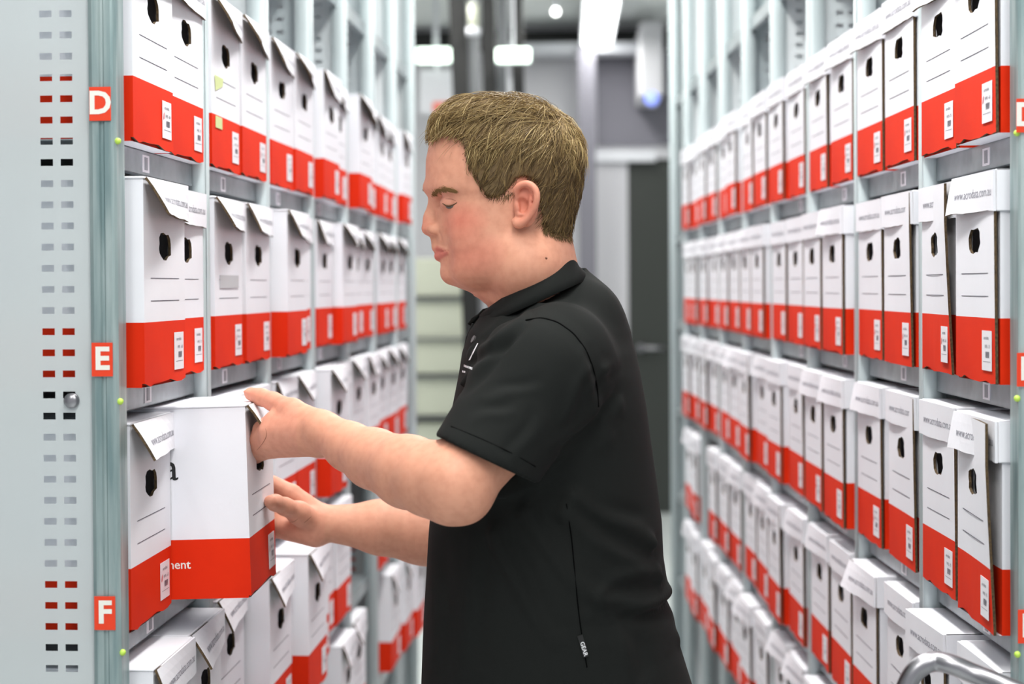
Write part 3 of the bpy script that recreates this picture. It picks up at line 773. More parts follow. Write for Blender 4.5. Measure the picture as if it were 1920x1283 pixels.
def catm(q, n):
    q = [np.array(v, float) for v in q]; out = []
    for i in range(len(q) - 1):
        p0, p1, p2, p3 = q[max(i - 1, 0)], q[i], q[i + 1], q[min(i + 2, len(q) - 1)]
        for k in range(n):
            u = k / n
            out.append(0.5 * ((2 * p1) + (p2 - p0) * u + (2 * p0 - 5 * p1 + 4 * p2 - p3) * u * u + (3 * p1 - p0 - 3 * p2 + p3) * u ** 3))
    return out + [q[-1]]
def build_skin():
    xs = warp_axis(-0.48, 0.17, 0.0019, 0.0032, [(-0.205, 0.02)])
    ys = warp_axis(1.77, 2.47, 0.0021, 0.0032, [(2.0, 2.12)])
    zs = warp_axis(0.98, 1.775, 0.0018, 0.0030, [(1.49, 1.67)])
    F = Field(xs, ys, zs)
    # ---- head
    pz = [(549, 1.9), (520, 1.75), (500, 1.6), (478, 1.42), (466, 1.40), (445, 1.45), (430, 1.55), (400, 1.66), (380, 1.75), (358, 2.0), (330, 2.15), (190, 2.2)]
    fn, lo, hi = slices(T(HEAD, HY), HY, split=0.56, pb=2.05, pft=([P(900, a)[2] for a, b_ in pz], [b_ for a, b_ in pz]))
    F.op(lo, hi, fn, 0.004)
    F.cone(P(990, 425), P(1018, 615), .055, .064, .02)
    F.cone(P(900, 515), P(975, 540), .024, .05, .02)         # full throat
    F.cone(P(985, 500, 2.06), P(985, 500, 2.14), .05, .05, .02)
    for sy in (-1, 1):
        Y = lambda o: HY + sy * o
        F.ell(P(898, 445, Y(.044)), (.034, .022, .042), .025)          # cheeks
        F.cone(P(880, 505, Y(.036)), P(965, 470, Y(.058)), .016, .016, .02)   # jaw
        F.cone(P(806, 352, Y(.006)), P(838, 347, Y(.042)), .0075, .008, .010)   # brow ridge
        F.ell(P(820, 378, Y(.032)), (.013, .016, .010), .008, 's')     # eye socket
        F.ell(P(843, 381, Y(.0325)), (.0128, .0145, .0118), .004)      # closed upper lid over the ball
        F.cone(P(831, 391, Y(.022)), P(858, 391, Y(.046)), .0035, .0035, .006)   # lower lid
        F.cone(P(833, 386.5, Y(.018)), P(858, 385.5, Y(.049)), .0012, .0012, .0015, 's') if sy > 0 else None
        F.ell(P(815, 430, Y(.0125)), (.0105, .0065, .0078), .005)      # nostril wing
        F.ell(P(811, 443, Y(.006)), (.006, .0028, .0030), .0015, 's')   # nostril
        F.cone(P(825, 437, Y(.019)), P(826, 447, Y(.021)), .0010, .0012, .003, 's')
        F.cone(P(820.5, 464), P(842, 470.5, Y(.0275)), .0062, .0028, .004)    # lips
        F.cone(P(824, 480.5), P(841, 473, Y(.0275)), .0062, .003, .004)
        F.cone(P(808, 471.8), P(845, 471.5, Y(.0305)), .0014, .0014, .0015, 's')
        # ear
        ey = lambda o: HY + sy * (.0765 + o)
        F.ell(P(986, 383, ey(.003)), (.0165, .006, .030), .004)
        hel0 = [(970, 372, .004), (968, 357, .009), (975, 348, .012), (987, 344.5, .014), (998, 349, .016), (1005.5, 360, .018), (1006, 376, .018), (1001, 392, .015), (993, 404, .012), (984, 414, .010), (974, 420, .007), (967, 416, .003)]
        hel = catm(hel0, 4)
        F.chain([(P(a, b_, ey(o)), .0034 if i < 34 else .0034 + .0018 * min(1, (i - 34) / 6)) for i, (a, b_, o) in enumerate(hel)], .003)
        F.chain([(P(988, 357, ey(.010)), .0028), (P(995, 372, ey(.011)), .003), (P(993, 388, ey(.010)), .0032), (P(983, 399, ey(.008)), .0032), (P(973, 401, ey(.007)), .003)], .003)
        F.ell(P(979, 385, ey(.010)), (.0080, .0095, .0105), .002, 's')
        F.ell(P(985, 364, ey(.012)), (.006, .004, .007), .003, 's')
        F.cone(P(969, 383, ey(.004)), P(971, 392, ey(.006)), .0035, .0035, .002)
    # nose
    F.cone(P(813, 372), P(807, 408), .0060, .0085, .008)
    F.cone(P(807, 408), P(804, 428), .0085, .0100, .006)
    F.cone(P(815, 440), P(820, 452), .0065, .006, .006)
    F.cone(P(818, 452), P(820, 462), .0055, .006, .006)
    F.ell(P(848, 514), (.0155, .018, .0145), .010)
    F.cone(P(850, 496), P(851, 505), .012, .014, .008)
    # ---- trunk core (inside the shirt)
    fn, lo, hi = slices(T(TORSO[1:], BY), BY, 0.5, 2.3, 2.2, grow=-0.014)
    F.op(lo, hi, fn, .02)
    # ---- near (left) arm
    EL = P(855, 908, 1.86)
    WR = P(612, 812, 2.075)
    F.chain([(P(1035, 698, 1.99), .056), (P(945, 795, 1.918), .052), (EL, .0435)], .02)
    F.chain([(EL, .0435), (P(810, 899, 1.89), .0445), (P(765, 885, 1.93), .0440), (P(700, 860, 2.0), .0375), (P(655, 838, 2.04), .031), (WR, .0265)], .012)
    F.cone(P(845, 932, 1.865), P(868, 930, 1.865), .030, .030, .02)
    F.cone(P(600, 805, 2.075), P(602, 826, 2.095), .024, .022, .012)
    # ---- near hand
    kn = [(P(516, 790, 2.125), .0150), (P(505, 809, 2.120), .0148), (P(505, 828, 2.127), .0140), (P(512, 843, 2.142), .0125)]
    wr = [P(598, 797, 2.08), P(601, 810, 2.075), P(603, 824, 2.08), P(603, 834, 2.092)]
    for (k_, r), w0 in zip(kn, wr): F.cone(w0, k_, r + .003, r, .009)
    F.cone(P(575, 815, 2.092), P(530, 812, 2.135), .02, .017, .012)
    fg = [[(490, 805, 2.145, .0118), (478, 832, 2.172, .0105), (466, 848, 2.185, .0095)],
          [(484, 824, 2.150, .0115), (474, 846, 2.185, .0103), (458, 856, 2.200, .0092)],
          [(486, 840, 2.160, .0110), (474, 852, 2.200, .0098), (458, 860, 2.215, .009)],
          [(494, 850, 2.175, .0100), (480, 858, 2.212, .0088), (462, 864, 2.228, .008)]]
    for (k_, r), ch in zip(kn, fg):
        F.chain([(k_, r)] + [(P(a, b_, c), q) for a, b_, c, q in ch], .0025)
    F.chain([(P(592, 795, 2.09), .020), (P(548, 771, 2.12), .0165), (P(512, 753, 2.15), .0122), (P(490, 745, 2.165), .0112), (P(471, 739, 2.175), .0098)], .008)
    F.ell(P(465, 735, 2.17), (.007, .006, .0035), .002)
    # ---- far (right) arm
    ER = P(905, 1025, 2.36); WF = P(606, 981, 2.335)
    F.chain([(P(1035, 705, 2.255), .054), (P(975, 850, 2.33), .055), (ER, .047)], .02)
    F.chain([(ER, .047), (P(790, 1000, 2.37), .044), (P(715, 989, 2.36), .0385), (WF, .0262)], .02)
    kf = [(P(548, 926, 2.335), .0140), (P(538, 945, 2.345), .0140), (P(538, 966, 2.345), .0132), (P(546, 985, 2.338), .0120)]
    wf = [P(600, 968, 2.335), P(602, 977, 2.342), P(602, 988, 2.342), P(600, 998, 2.336)]
    for (k_, r), w0 in zip(kf, wf): F.cone(w0, k_, r + .004, r, .010)
    ff = [[(512, 906, 2.332, .0108), (484, 902, 2.3225, .0100), (462, 905, 2.320, .009)],
          [(500, 926, 2.336, .0110), (470, 924, 2.3225, .0100), (447, 928, 2.320, .009)],
          [(500, 948, 2.336, .0105), (470, 948, 2.3222, .0097), (449, 952, 2.3195, .009)],
          [(508, 972, 2.332, .0095), (482, 974, 2.3210, .0088), (462, 978, 2.3185, .008)]]
    for (k_, r), ch in zip(kf, ff):
        F.chain([(k_, r)] + [(P(a, b_, c), q) for a, b_, c, q in ch], .003)
    F.cone(P(590, 1000, 2.325), P(525, 985, 2.322), .019, .0165, .012)
    F.cone(P(590, 1000, 2.335), P(500, 988, 2.334), .0185, .0140, .010)
    F.chain([(P(595, 985, 2.33), .021), (P(560, 962, 2.295), .0165), (P(534, 950, 2.265), .0122), (P(516, 943, 2.245), .0112), (P(507.5, 941, 2.228), .0100)], .008)
    V, Q = polygonise(F)
    V = relax(V, Q, 2, 0.45)
    # keep the biggest connected piece only
    par = np.arange(len(V)); E = np.concatenate([Q[:, [0, 1]], Q[:, [1, 2]], Q[:, [2, 3]]])
    for _ in range(200):
        m = np.minimum(par[E[:, 0]], par[E[:, 1]]); p2 = par.copy()
        np.minimum.at(p2, par[E[:, 0]], m); np.minimum.at(p2, par[E[:, 1]], m)
        for _k in range(3): p2 = p2[p2]
        if (p2 == par).all(): break
        par = p2
    big = np.bincount(par).argmax(); keep = par == big
    idx = -np.ones(len(V), int); idx[keep] = np.arange(keep.sum()); Q = idx[Q[keep[Q[:, 0]]]]; V = V[keep]
    return V, Q
V, Q = build_skin()
me = np_mesh('person', V, Q)
# skin colour: natural colour differences of the skin itself
base = np.array(s2l(217, 156, 130)); C4 = np.ones((len(V), 4)); C4[:, :3] = base
def blend(mask, col):
    c = np.array(s2l(*col)); C4[:, :3] = C4[:, :3] * (1 - mask[:, None]) + c * mask[:, None]
def blob(c, rad, yspread=None):
    d = np.sqrt((((V - np.array(c)) / np.array(rad)) ** 2).sum(1)); return np.clip(1.0 - d, 0, 1) ** 0.7
for sy in (-1, 1):
    Yv = lambda o: HY + sy * o
    blend(0.60 * blob(P(868, 415, Yv(.055)), (.042, .045, .028)), (205, 98, 84))
    blend(0.50 * blob(P(895, 478, Yv(.055)), (.055, .045, .035)), (208, 105, 92))
    blend(0.50 * blob(P(985, 375, Yv(.09)), (.026, .03, .045)), (214, 98, 84))
    blend(0.40 * blob(P(833, 372, Yv(.035)), (.022, .03, .014)), (190, 120, 112))
blend(0.45 * blob(P(797, 425), (.018, .02, .018)), (214, 112, 96))
blend(0.25 * blob(P(825, 452), (.022, .03, .012)), (150, 112, 84))
lipm = np.zeros(len(V))
for sy in (-1, 1):
    for c0, c1, r0, r1 in (((820, 464.5, 0), (842, 470.5, .028), .0072, .0032), ((822, 480, 0), (841, 473.5, .028), .0076, .0036)):
        a = P(c0[0], c0[1], HY + sy * c0[2]); b_ = P(c1[0], c1[1], HY + sy * c1[2]); ab = b_ - a
        t_ = np.clip(((V - a) @ ab) / (ab @ ab), 0, 1); dd = np.linalg.norm(V - a - t_[:, None] * ab, axis=1) - (r0 + (r1 - r0) * t_)
        lipm = np.maximum(lipm, np.clip(0.5 - dd / 0.0014, 0, 1))
blend(lipm * 0.8, (198, 106, 96))
blend(np.clip((V[:, 0] < -0.36) * (V[:, 2] < 1.4) * 0.25, 0, 1), (222, 150, 132))
ca = me.color_attributes.new('skin_tone', 'FLOAT_COLOR', 'POINT'); ca.data.foreach_set('color', C4.astype(np.float32).ravel())
M_SKIN = mat('skin', s2l(217, 156, 130), 0.55, spec=0.3, sss=0.12, attr='skin_tone', bump=(450, 0.08, 0.0006))
person = link('person', me, M_SKIN)
tag(person, 'person with short fair hair and black polo shirt pulling a box off the shelf', 'person')

# ---- eyes, brows, lashes
M_EYE = mat('eyeball', s2l(205, 200, 195), 0.2); M_IRIS = mat('iris', s2l(84, 78, 74), 0.3); M_LASH = mat('lashes', s2l(92, 66, 44), 0.8)
def surf(meshes):
    Vv = [v.co for v in meshes.vertices]; return BVHTree.FromPolygons(Vv, [p.vertices[:] for p in meshes.polygons])
bskin = surf(me)
def hit(bvh, px, py):
    d = ray(px, py).normalized(); h = bvh.ray_cast(CAM, d)
    return h[0], h[1]
for sy in (-1, 1):
    if sy < 0:
        pts = []
        for px, py in ((830, 381.5), (836, 385.5), (843, 386.5), (850, 384.5), (857, 380)):
            h, n = hit(bskin, px, py)
            if h: pts.append(h + n * 0.0002)
        link('eyelashes', B().tube(pts, [.0005, .0011, .0013, .0010, .0004], 6).mesh('l'), M_LASH, person, True)
        pe = [hit(bskin, a, b_) for a, b_ in ((836, 388), (840, 389.2), (845, 389), (850, 386.8))]
        pe = [h + n * -0.0004 for h, n in pe if h]
        link('eye', B().tube(pe, [.0009, .0019, .0018, .0009], 8).mesh('e'), M_IRIS, person, True)
        pc = [hit(bskin, a, b_) for a, b_ in ((829, 374.5), (836, 373), (846, 373.2), (855, 377))]
        pc = [h + n * -0.0002 for h, n in pc if h]
        link('eyelid_crease_shade', B().tube(pc, [.0002, .0004, .0004, .0002], 6).mesh('e'), mat('lid_crease_shade', s2l(150, 92, 76), 0.7), person, True)  # brown tube puts the shade of the lid fold into colour
    else:
        link('eye', B().sphere(P(846, 385, HY + .0325), .0118).mesh('e'), M_EYE, person, True)
for nm, cr in (('knuckle_crease_shade', [(497, 803), (500, 813), (497, 824), (489, 836), (481, 845)]), ('palm_crease_shade', [(560, 972), (552, 978), (543, 980)]), ('wrist_crease_shade', [(585, 968), (577, 975), (570, 981)])):
    pc = [hit(bskin, a, b_) for a, b_ in catm(cr, 4)]
    pc = [h + n * -0.0001 for h, n in pc if h]
    if len(pc) > 3: link(nm, B().tube(pc, [.0004 * (0.3 + math.sin(PI * (i + .5) / len(pc))) for i in range(len(pc))], 6).mesh('e'), mat('hand_crease_shade', s2l(150, 92, 66), 0.7), person, True)  # darker tubes drawn for the shade in the hand folds, no grooves
h, n = hit(bskin, 1023.5, 484.5)
link('mole', B().sphere(h, .0016, 8, sc=(1.4, .5, 1)).mesh('m'), mat('mole', s2l(120, 72, 50), 0.7), person, True)
M_HAIR = mat('fair_hair', s2l(160, 136, 92), 0.42, spec=0.4, strands=(s2l(98, 76, 44), s2l(146, 120, 76), s2l(196, 172, 122)))
M_HAIRB = mat('fair_hair_roots', s2l(112, 90, 56), 0.75, noise=(180, s2l(90, 70, 42), (1, 1, 1)))
def strands_mesh(lines, rad, name):
    """lines (n, m, 3) tapered three-sided tubes"""
    L = np.array(lines); n, m, _ = L.shape
    t = np.gradient(L, axis=1); t /= np.linalg.norm(t, axis=2, keepdims=True) + 1e-9
    u = np.cross(t, np.array([0.3, 1.0, 0.2])); u /= np.linalg.norm(u, axis=2, keepdims=True) + 1e-9
    v = np.cross(t, u)
    prof = np.linspace(0, 1, m); prof = (1 - prof ** 2.5) * 0.9 + 0.1
    r = (rad if np.ndim(rad) else np.full(n, rad))[:, None] * prof[None, :]
    Vs = np.stack([L + (u * math.cos(a) + v * math.sin(a)) * r[..., None] for a in (0, 2 * PI / 3, 4 * PI / 3)], 2)
    idx = np.arange(n * m * 3).reshape(n, m, 3)
    q = []
    for k in range(3):
        k2 = (k + 1) % 3
        q.append(np.stack([idx[:, :-1, k], idx[:, :-1, k2], idx[:, 1:, k2], idx[:, 1:, k]], -1).reshape(-1, 4))
    return np_mesh(name, Vs.reshape(-1, 3), np.concatenate(q))
# brows
for sy in (-1, 1):
    ls = []
    if sy < 0:
        for i in range(420):
            q = rng.random(); px = 809 + 46 * q; py = 364 - 10 * math.sin(min(q * 1.7, 1) * PI / 2) + 4 * q * q + rng.normal(0, 3.2 * (1 - 0.55 * q))
            h, n = hit(bskin, px, py)
            if h is None or h.x > -0.05: continue
            n = np.array(n); h = np.array(h)
            dr = P(px + 7, py - 3.0 + 4.5 * q, h[1]) - P(px, py, h[1]); dr -= n * (dr @ n)
            ls.append([h + n * .0002 + dr * a + n * 0.0009 * a for a in np.linspace(0, 1, 5)])
    else:
        for i in range(120):
            q = rng.random(); c = P(806 + 34 * q, 357 - 5 * q + rng.normal(0, 1.8), HY + .010 + .038 * q)
            c[0] -= .0105 - 0.004 * q
            ls.append([c + np.array([.002, .004, .001]) * a for a in np.linspace(0, 1, 5)])
    link('eyebrow', strands_mesh(ls, 0.00032, 'brow'), mat('brow_hair', s2l(150, 114, 70), 0.8), person)

# ---- hair: a cap that follows the skull, covered by many separate locks
HAIR = [(184, 895, 945, .008), (187, 868, 985, .030), (194, 846, 1012, .045), (205, 830, 1035, .057), (225, 812, 1063, .068), (250, 806, 1083, .0765), (275, 803, 1093, .081), (305, 800, 1097, .0835), (340, 800, 1096, .0835), (375, 803, 1089, .0815),
        (405, 806, 1081, .0800), (430, 810, 1075, .0770), (455, 812, 1069, .068), (475, 815, 1060, .060)]
HREG = [(790, 262), (800, 222), (850, 180), (915, 170), (990, 175), (1060, 200), (1100, 235), (1120, 300), (1110, 390), (1090, 430), (1074, 452), (1046, 452), (1030, 440), (1019, 424), (1011, 398), (1006, 350), (988, 341), (972, 346), (962, 362), (945, 377), (928, 380), (912, 374), (900, 350), (888, 330), (876, 312), (874, 290), (868, 272), (850, 262), (828, 266), (808, 268)]
def in_region(x, z):
    """signed distance to the side outline of the hair, in metres at the head plane"""
    R = np.array([P(a, b_)[[0, 2]] for a, b_ in HREG]); d = np.full(np.broadcast(x, z).shape, 1e9, np.float32); ins = np.zeros(d.shape, bool)
    for i in range(len(R)):
        a, b_ = R[i], R[(i + 1) % len(R)]; e = b_ - a
        t = np.clip(((x - a[0]) * e[0] + (z - a[1]) * e[1]) / (e @ e), 0, 1)
        d = np.minimum(d, (x - a[0] - t * e[0]) ** 2 + (z - a[1] - t * e[1]) ** 2)
        c = ((a[1] > z) != (b_[1] > z)) & (x < (b_[0] - a[0]) * (z - a[1]) / (b_[1] - a[1] + 1e-12) + a[0]); ins ^= c
    d = np.sqrt(d); return np.where(ins, -d, d)
hf, lo, hi = slices(T(HAIR, HY), HY, 0.56, 2.3, 2.1, grow=-0.0025)
xs = np.arange(-0.22, 0.06, .0026, dtype=np.float32); ys = np.arange(1.99, 2.21, .0026, dtype=np.float32); zs = np.arange(1.54, 1.775, .0026, dtype=np.float32)
F = Field(xs, ys, zs); F.op(lo, hi, hf, 0.003)
reg = in_region(xs[:, None, None], zs[None, None, :])
F.D = np.maximum(F.D, reg + 0.003)
hd = hf(xs[:, None, None], ys[None, :, None], zs[None, None, :])
F.D = np.maximum(F.D, -(hd + 0.018))
# leave room for the ears
for sy in (-1, 1):
    F.ell(P(988, 388, HY + sy * .085), (.017, .03, .034), .004, 's')
Vh, Qh = polygonise(F); Vh = relax(Vh, Qh, 3, .5)
hair = link('hair', np_mesh('hair', Vh, Qh), M_HAIRB, person)
bh = surf(hair.data)
# strands
tabs = np.array(sorted(T(HAIR, HY)))
HC = P(955, 330)
def on_hair(pt, lift):
    c = Vector(HC); d = (Vector(pt) - c)
    d.normalize(); h = bh.ray_cast(c + d * 0.2, -d)
    if h[0] is None: return None, None
    n = h[1]
    return np.array(h[0]) + np.array(n) * lift, np.array(n)
crown = P(1052, 222)
def flow(p, n, r1):
    """combing direction: from the crown forwards over the top, down and forwards at the sides, down at the back"""
    top = np.clip((p[2] - P(0, 300)[2]) / 0.075, 0, 1)
    back = np.clip((p[0] - P(1010, 0)[0]) / 0.05, 0, 1)
    side = np.sign(p[1] - HY) * np.clip(abs(p[1] - HY) / 0.07, 0, 1)
    f = np.array([-1.0, 0.55 * side * top, -0.15]) * top + np.array([-0.55, 0.0, -1.0]) * (1 - top)
    f = f * (1 - back) + np.array([0.15 if p[2] > P(0, 330)[2] else -0.35, side * 0.3, -1.0]) * back
    f = f + r1 * 0.36
    f -= n * (f @ n); return f / (np.linalg.norm(f) + 1e-9)
def grow(n, lmin, lmax, lift, seed, rad, m=8, cond=None):
    r = np.random.default_rng(seed); out = []
    xlim = P(884, 0)[0]; zlim = P(0, 266)[2]
    vv = Vh[r.integers(0, len(Vh), n * 2)]
    for p in vv:
        if len(out) >= n: break
        if cond is not None and not cond(p): continue
        q, nn = on_hair(p, 0.0)
        if q is None or (q - p) @ (q - p) > 0.0001: continue
        # locks share a random sway by place
        cell = np.sin(p * np.array([210, 160, 190]) + seed) + 0.5 * np.sin(p[::-1] * 480)
        jit = np.array([cell[0], cell[1], cell[2]]) * 1.15 + r.normal(0, 0.5, 3)
        L = r.uniform(lmin, lmax); line = [q]; st = L / (m - 1); cur = q; top = p[2] > P(0, 290)[2]
        if not top: st *= 0.62
        ok = True; lf = lift * r.random() ** 2
        for i in range(m - 1):
            f = flow(cur, nn, jit)
            if cur[0] < xlim and cur[2] < zlim + 0.004 * cell[0]: f = f * 0.12
            nx = cur + f * st
            pr, n2 = on_hair(nx, 0.0)
            if pr is None: ok = False; break
            # stop at the hairline: allow a small overhang
            t = (i + 1) / (m - 1)
            if np.linalg.norm(pr - nx) > 0.012: pr = nx; n2 = nn
            cur = pr; nn = n2
            line.append(cur + nn * (0.0008 + lf * math.sin(t * PI * 0.8) + 0.0012 * t * r.random()))
        if ok: out.append(line)
    return out
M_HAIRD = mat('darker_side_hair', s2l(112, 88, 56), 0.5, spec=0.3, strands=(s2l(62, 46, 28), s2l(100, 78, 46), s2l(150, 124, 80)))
zsp = P(0, 300)[2]
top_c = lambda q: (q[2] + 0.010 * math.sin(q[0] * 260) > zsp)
ls = grow(5400, .024, .056, .0080, 1, .0004, cond=top_c)
link('hair_locks', strands_mesh(ls, rng.uniform(.00028, .00055, len(ls)), 'locks'), M_HAIR, hair)
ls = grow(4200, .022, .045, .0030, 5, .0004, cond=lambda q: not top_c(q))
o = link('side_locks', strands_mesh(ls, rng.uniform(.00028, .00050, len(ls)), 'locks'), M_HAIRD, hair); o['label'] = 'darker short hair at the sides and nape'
# short fringe of hair along the nape and in front of the ear
ns = []
for i in range(900):
    u = rng.random()
    if u < 0.9: c = (rng.uniform(1018, 1072), 0); c = (c[0], 428 + (c[0] - 1018) * 0.28 + rng.uniform(-22, 10))
    else: c = (rng.uniform(915, 965), 0); c = (c[0], 370 - abs(c[0] - 940) * 0.35 + rng.normal(0, 4))
    h, n = hit(bskin, *c)
    if h is None or h.x < -0.14: continue
    h = np.array(h); n = np.array(n); d_ = P(c[0] - 2 + rng.normal(0, 2.5), c[1] + 8, h[1]) - P(c[0], c[1], h[1]); d_ -= n * (d_ @ n)
    L_ = rng.uniform(.6, 1.6)
    ns.append([h + d_ * L_ * t + n * .0018 * t for t in np.linspace(0, 1, 5)])
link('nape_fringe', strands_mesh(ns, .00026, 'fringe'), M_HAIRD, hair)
# loose wisps over the forehead and on the crown
ws = []
for i in range(110):
    a = P(rng.uniform(815, 880), rng.uniform(238, 262), HY - rng.uniform(.0, .06)); h = bh.find_nearest(Vector(a)); a = np.array(h[0])
    L = rng.uniform(.010, .036) * (1.3 if a[0] > P(858, 0)[0] else 0.8); dr = np.array([-0.32 + rng.normal(0, .3), rng.normal(0, .2), -1.0])
    ws.append([a + dr / np.linalg.norm(dr) * L * t + np.array([-0.003, -0.002, 0.001]) * math.sin(t * 2.5) + np.array([-.004 * t, -.005 * t, 0]) for t in np.linspace(0, 1, 8)])
for i in range(260):
    a = P(rng.uniform(830, 1095), rng.uniform(180, 300), HY + rng.uniform(-.05, .05)); h = bh.find_nearest(Vector(a)); a = np.array(h[0]); n_ = np.array(h[1])
    L = rng.uniform(.012, .03); dr = flow(a, n_, rng.normal(0, 1, 3) * 1.5) + n_ * rng.uniform(.2, .7)
    ws.append([a + dr * L * t - n_ * 0.012 * t * t for t in np.linspace(0, 1, 8)])
link('loose_hair', strands_mesh(ws, .00027, 'wisps'), M_HAIR, hair)

# ---- polo shirt
M_SHIRT = mat('black_pique', s2l(23, 25, 24), 0.9, spec=0.2, bump=(900, 0.25, 0.0006))
def build_shirt():
    xs = np.arange(-0.22, 0.22, .0034, dtype=np.float32); ys = np.arange(1.80, 2.46, .0034, dtype=np.float32); zs = np.arange(0.895, 1.56, .0034, dtype=np.float32)
    F = Field(xs, ys, zs)
    fn, lo, hi = slices(T(TORSO, BY), BY, 0.5, 2.35, 2.2)
    F.op(lo, hi, fn, .02)
    # shoulders and sleeves
    HM = P(915, 862, 1.885)
    F.chain([(P(1045, 674, 1.985), .067), (P(1012, 706, 1.957), .075), (P(905, 872, 1.885), .068)], .025)
    F.chain([(P(1055, 635, 2.05), .050), (P(1045, 672, 1.99), .064)], .03)
    F.chain([(P(1045, 670, 2.265), .07), (P(1010, 740, 2.31), .074), (P(965, 880, 2.34), .064)], .025)
    F.chain([(P(1055, 622, 2.2), .055), (P(1045, 650, 2.262), .068)], .03)
    F.cone(P(1095, 592, 2.08), P(1095, 592, 2.18), .045, .045, .04)
    # folds: ridges radiating from the armpit and drapes across the back and waist
    def ridge(a, b_, amp, wd, k=.012, Ya=1.945, Yb=1.945, mode='u'):
        F.cone(P(*a, Ya), P(*b_, Yb), wd, wd * .6, k, mode)
    for a, b_, Ya, Yb, r in (((1118, 700), (1040, 800), 1.94, 1.925, .009), ((1150, 760), (1050, 840), 1.98, 1.932, .009), ((1130, 820), (1010, 900), 1.965, 1.935, .008),
                             ((1080, 930), (1225, 1020), 1.935, 2.02, .009), ((1060, 960), (1235, 1085), 1.935, 2.04, .008), ((990, 965), (1120, 1120), 1.935, 1.94, .008),
                             ((930, 1000), (1040, 1200), 1.94, 1.935, .008), ((1130, 1120), (1245, 1110), 1.95, 2.09, .010), ((1180, 1170), (1262, 1200), 1.98, 2.09, .009)):
        ridge(a, b_, 0, r, .016, Ya + .004, Yb + .004)
    # folds at the chest between collar and sleeve
    for a, b_, Ya, Yb, r in (((1010, 572), (885, 660), 2.01, 2.03, .006), ((1020, 590), (868, 720), 1.985, 2.01, .006)):
        ridge(a, b_, 0, r, .010, Ya, Yb)
    ridge((1000, 590), (880, 690), 0, .0025, .008, 1.97, 1.995, 's')
    # cut the sleeve hems square to the arm and open the hem
    def plane(c, nrm, lo, hi):
        nrm = np.array(nrm) / np.linalg.norm(nrm)
        F.op(lo, hi, lambda X, Y, Z: -((X - c[0]) * nrm[0] + (Y - c[1]) * nrm[1] + (Z - c[2]) * nrm[2]) + 0 * (X + Y + Z), .0015, 's') if False else None
        return nrm
    A = P(1010, 700, 1.955); Bq = P(905, 872, 1.885); nr = (Bq - A) / np.linalg.norm(Bq - A)
    # hem plane through the two visible hem corners
    h1, h2 = P(828, 822, 1.90), P(1005, 906, 1.90); u = h2 - h1; v = np.array([0, 1.0, -.12]); nr = np.cross(u, v); nr /= np.linalg.norm(nr)
    if nr @ (Bq - A) < 0: nr = -nr
    def half(X, Y, Z): return -((X - h1[0]) * nr[0] + (Y - h1[1]) * nr[1] + (Z - h1[2]) * nr[2])
    # region below the hem plane near the near arm only
    ax0 = P(905, 872, 1.885); ax1 = (Bq - A) / np.linalg.norm(Bq - A)
    def ysel(X, Y, Z):
        t = (X - ax0[0]) * ax1[0] + (Y - ax0[1]) * ax1[1] + (Z - ax0[2]) * ax1[2]
        dd = np.sqrt(np.maximum((X - ax0[0]) ** 2 + (Y - ax0[1]) ** 2 + (Z - ax0[2]) ** 2 - t * t, 0))
        return np.maximum(np.maximum(half(X, Y, Z), Y - 1.932), dd - .088)
    F.op((-.22, 1.8, 1.05), (.05, 1.95, 1.45), ysel, .002, 's')
    SA, SB = P(1010, 690, 1.955), P(868, 905, 1.868)
    F.cone(P(935, 825, 1.905), SB, .0555, .0520, .003, 's')
    C2, D2 = P(1010, 740, 2.31), P(965, 880, 2.34); n2 = (D2 - C2) / np.linalg.norm(D2 - C2); c2 = D2
    F.op((-.2, 2.335, 1.05), (.1, 2.46, 1.4), lambda X, Y, Z: np.maximum(-((X - c2[0]) * n2[0] + (Y - c2[1]) * n2[1] + (Z - c2[2]) * n2[2]), 2.338 - Y), .002, 's')
    F.cone(P(985, 820, 2.325), P(940, 960, 2.35), .058, .056, .003, 's')
    # neck opening and lower opening
    F.cone(P(990, 425), P(1018, 612), .060, .066, .004, 's')
    F.cone(P(905, 570, 2.10), P(893, 625, 2.10), .012, .004, .004, 's')
    V, Q = polygonise(F); V = relax(V, Q, 4, .5)
    return V, Q
Vs, Qs = build_shirt()
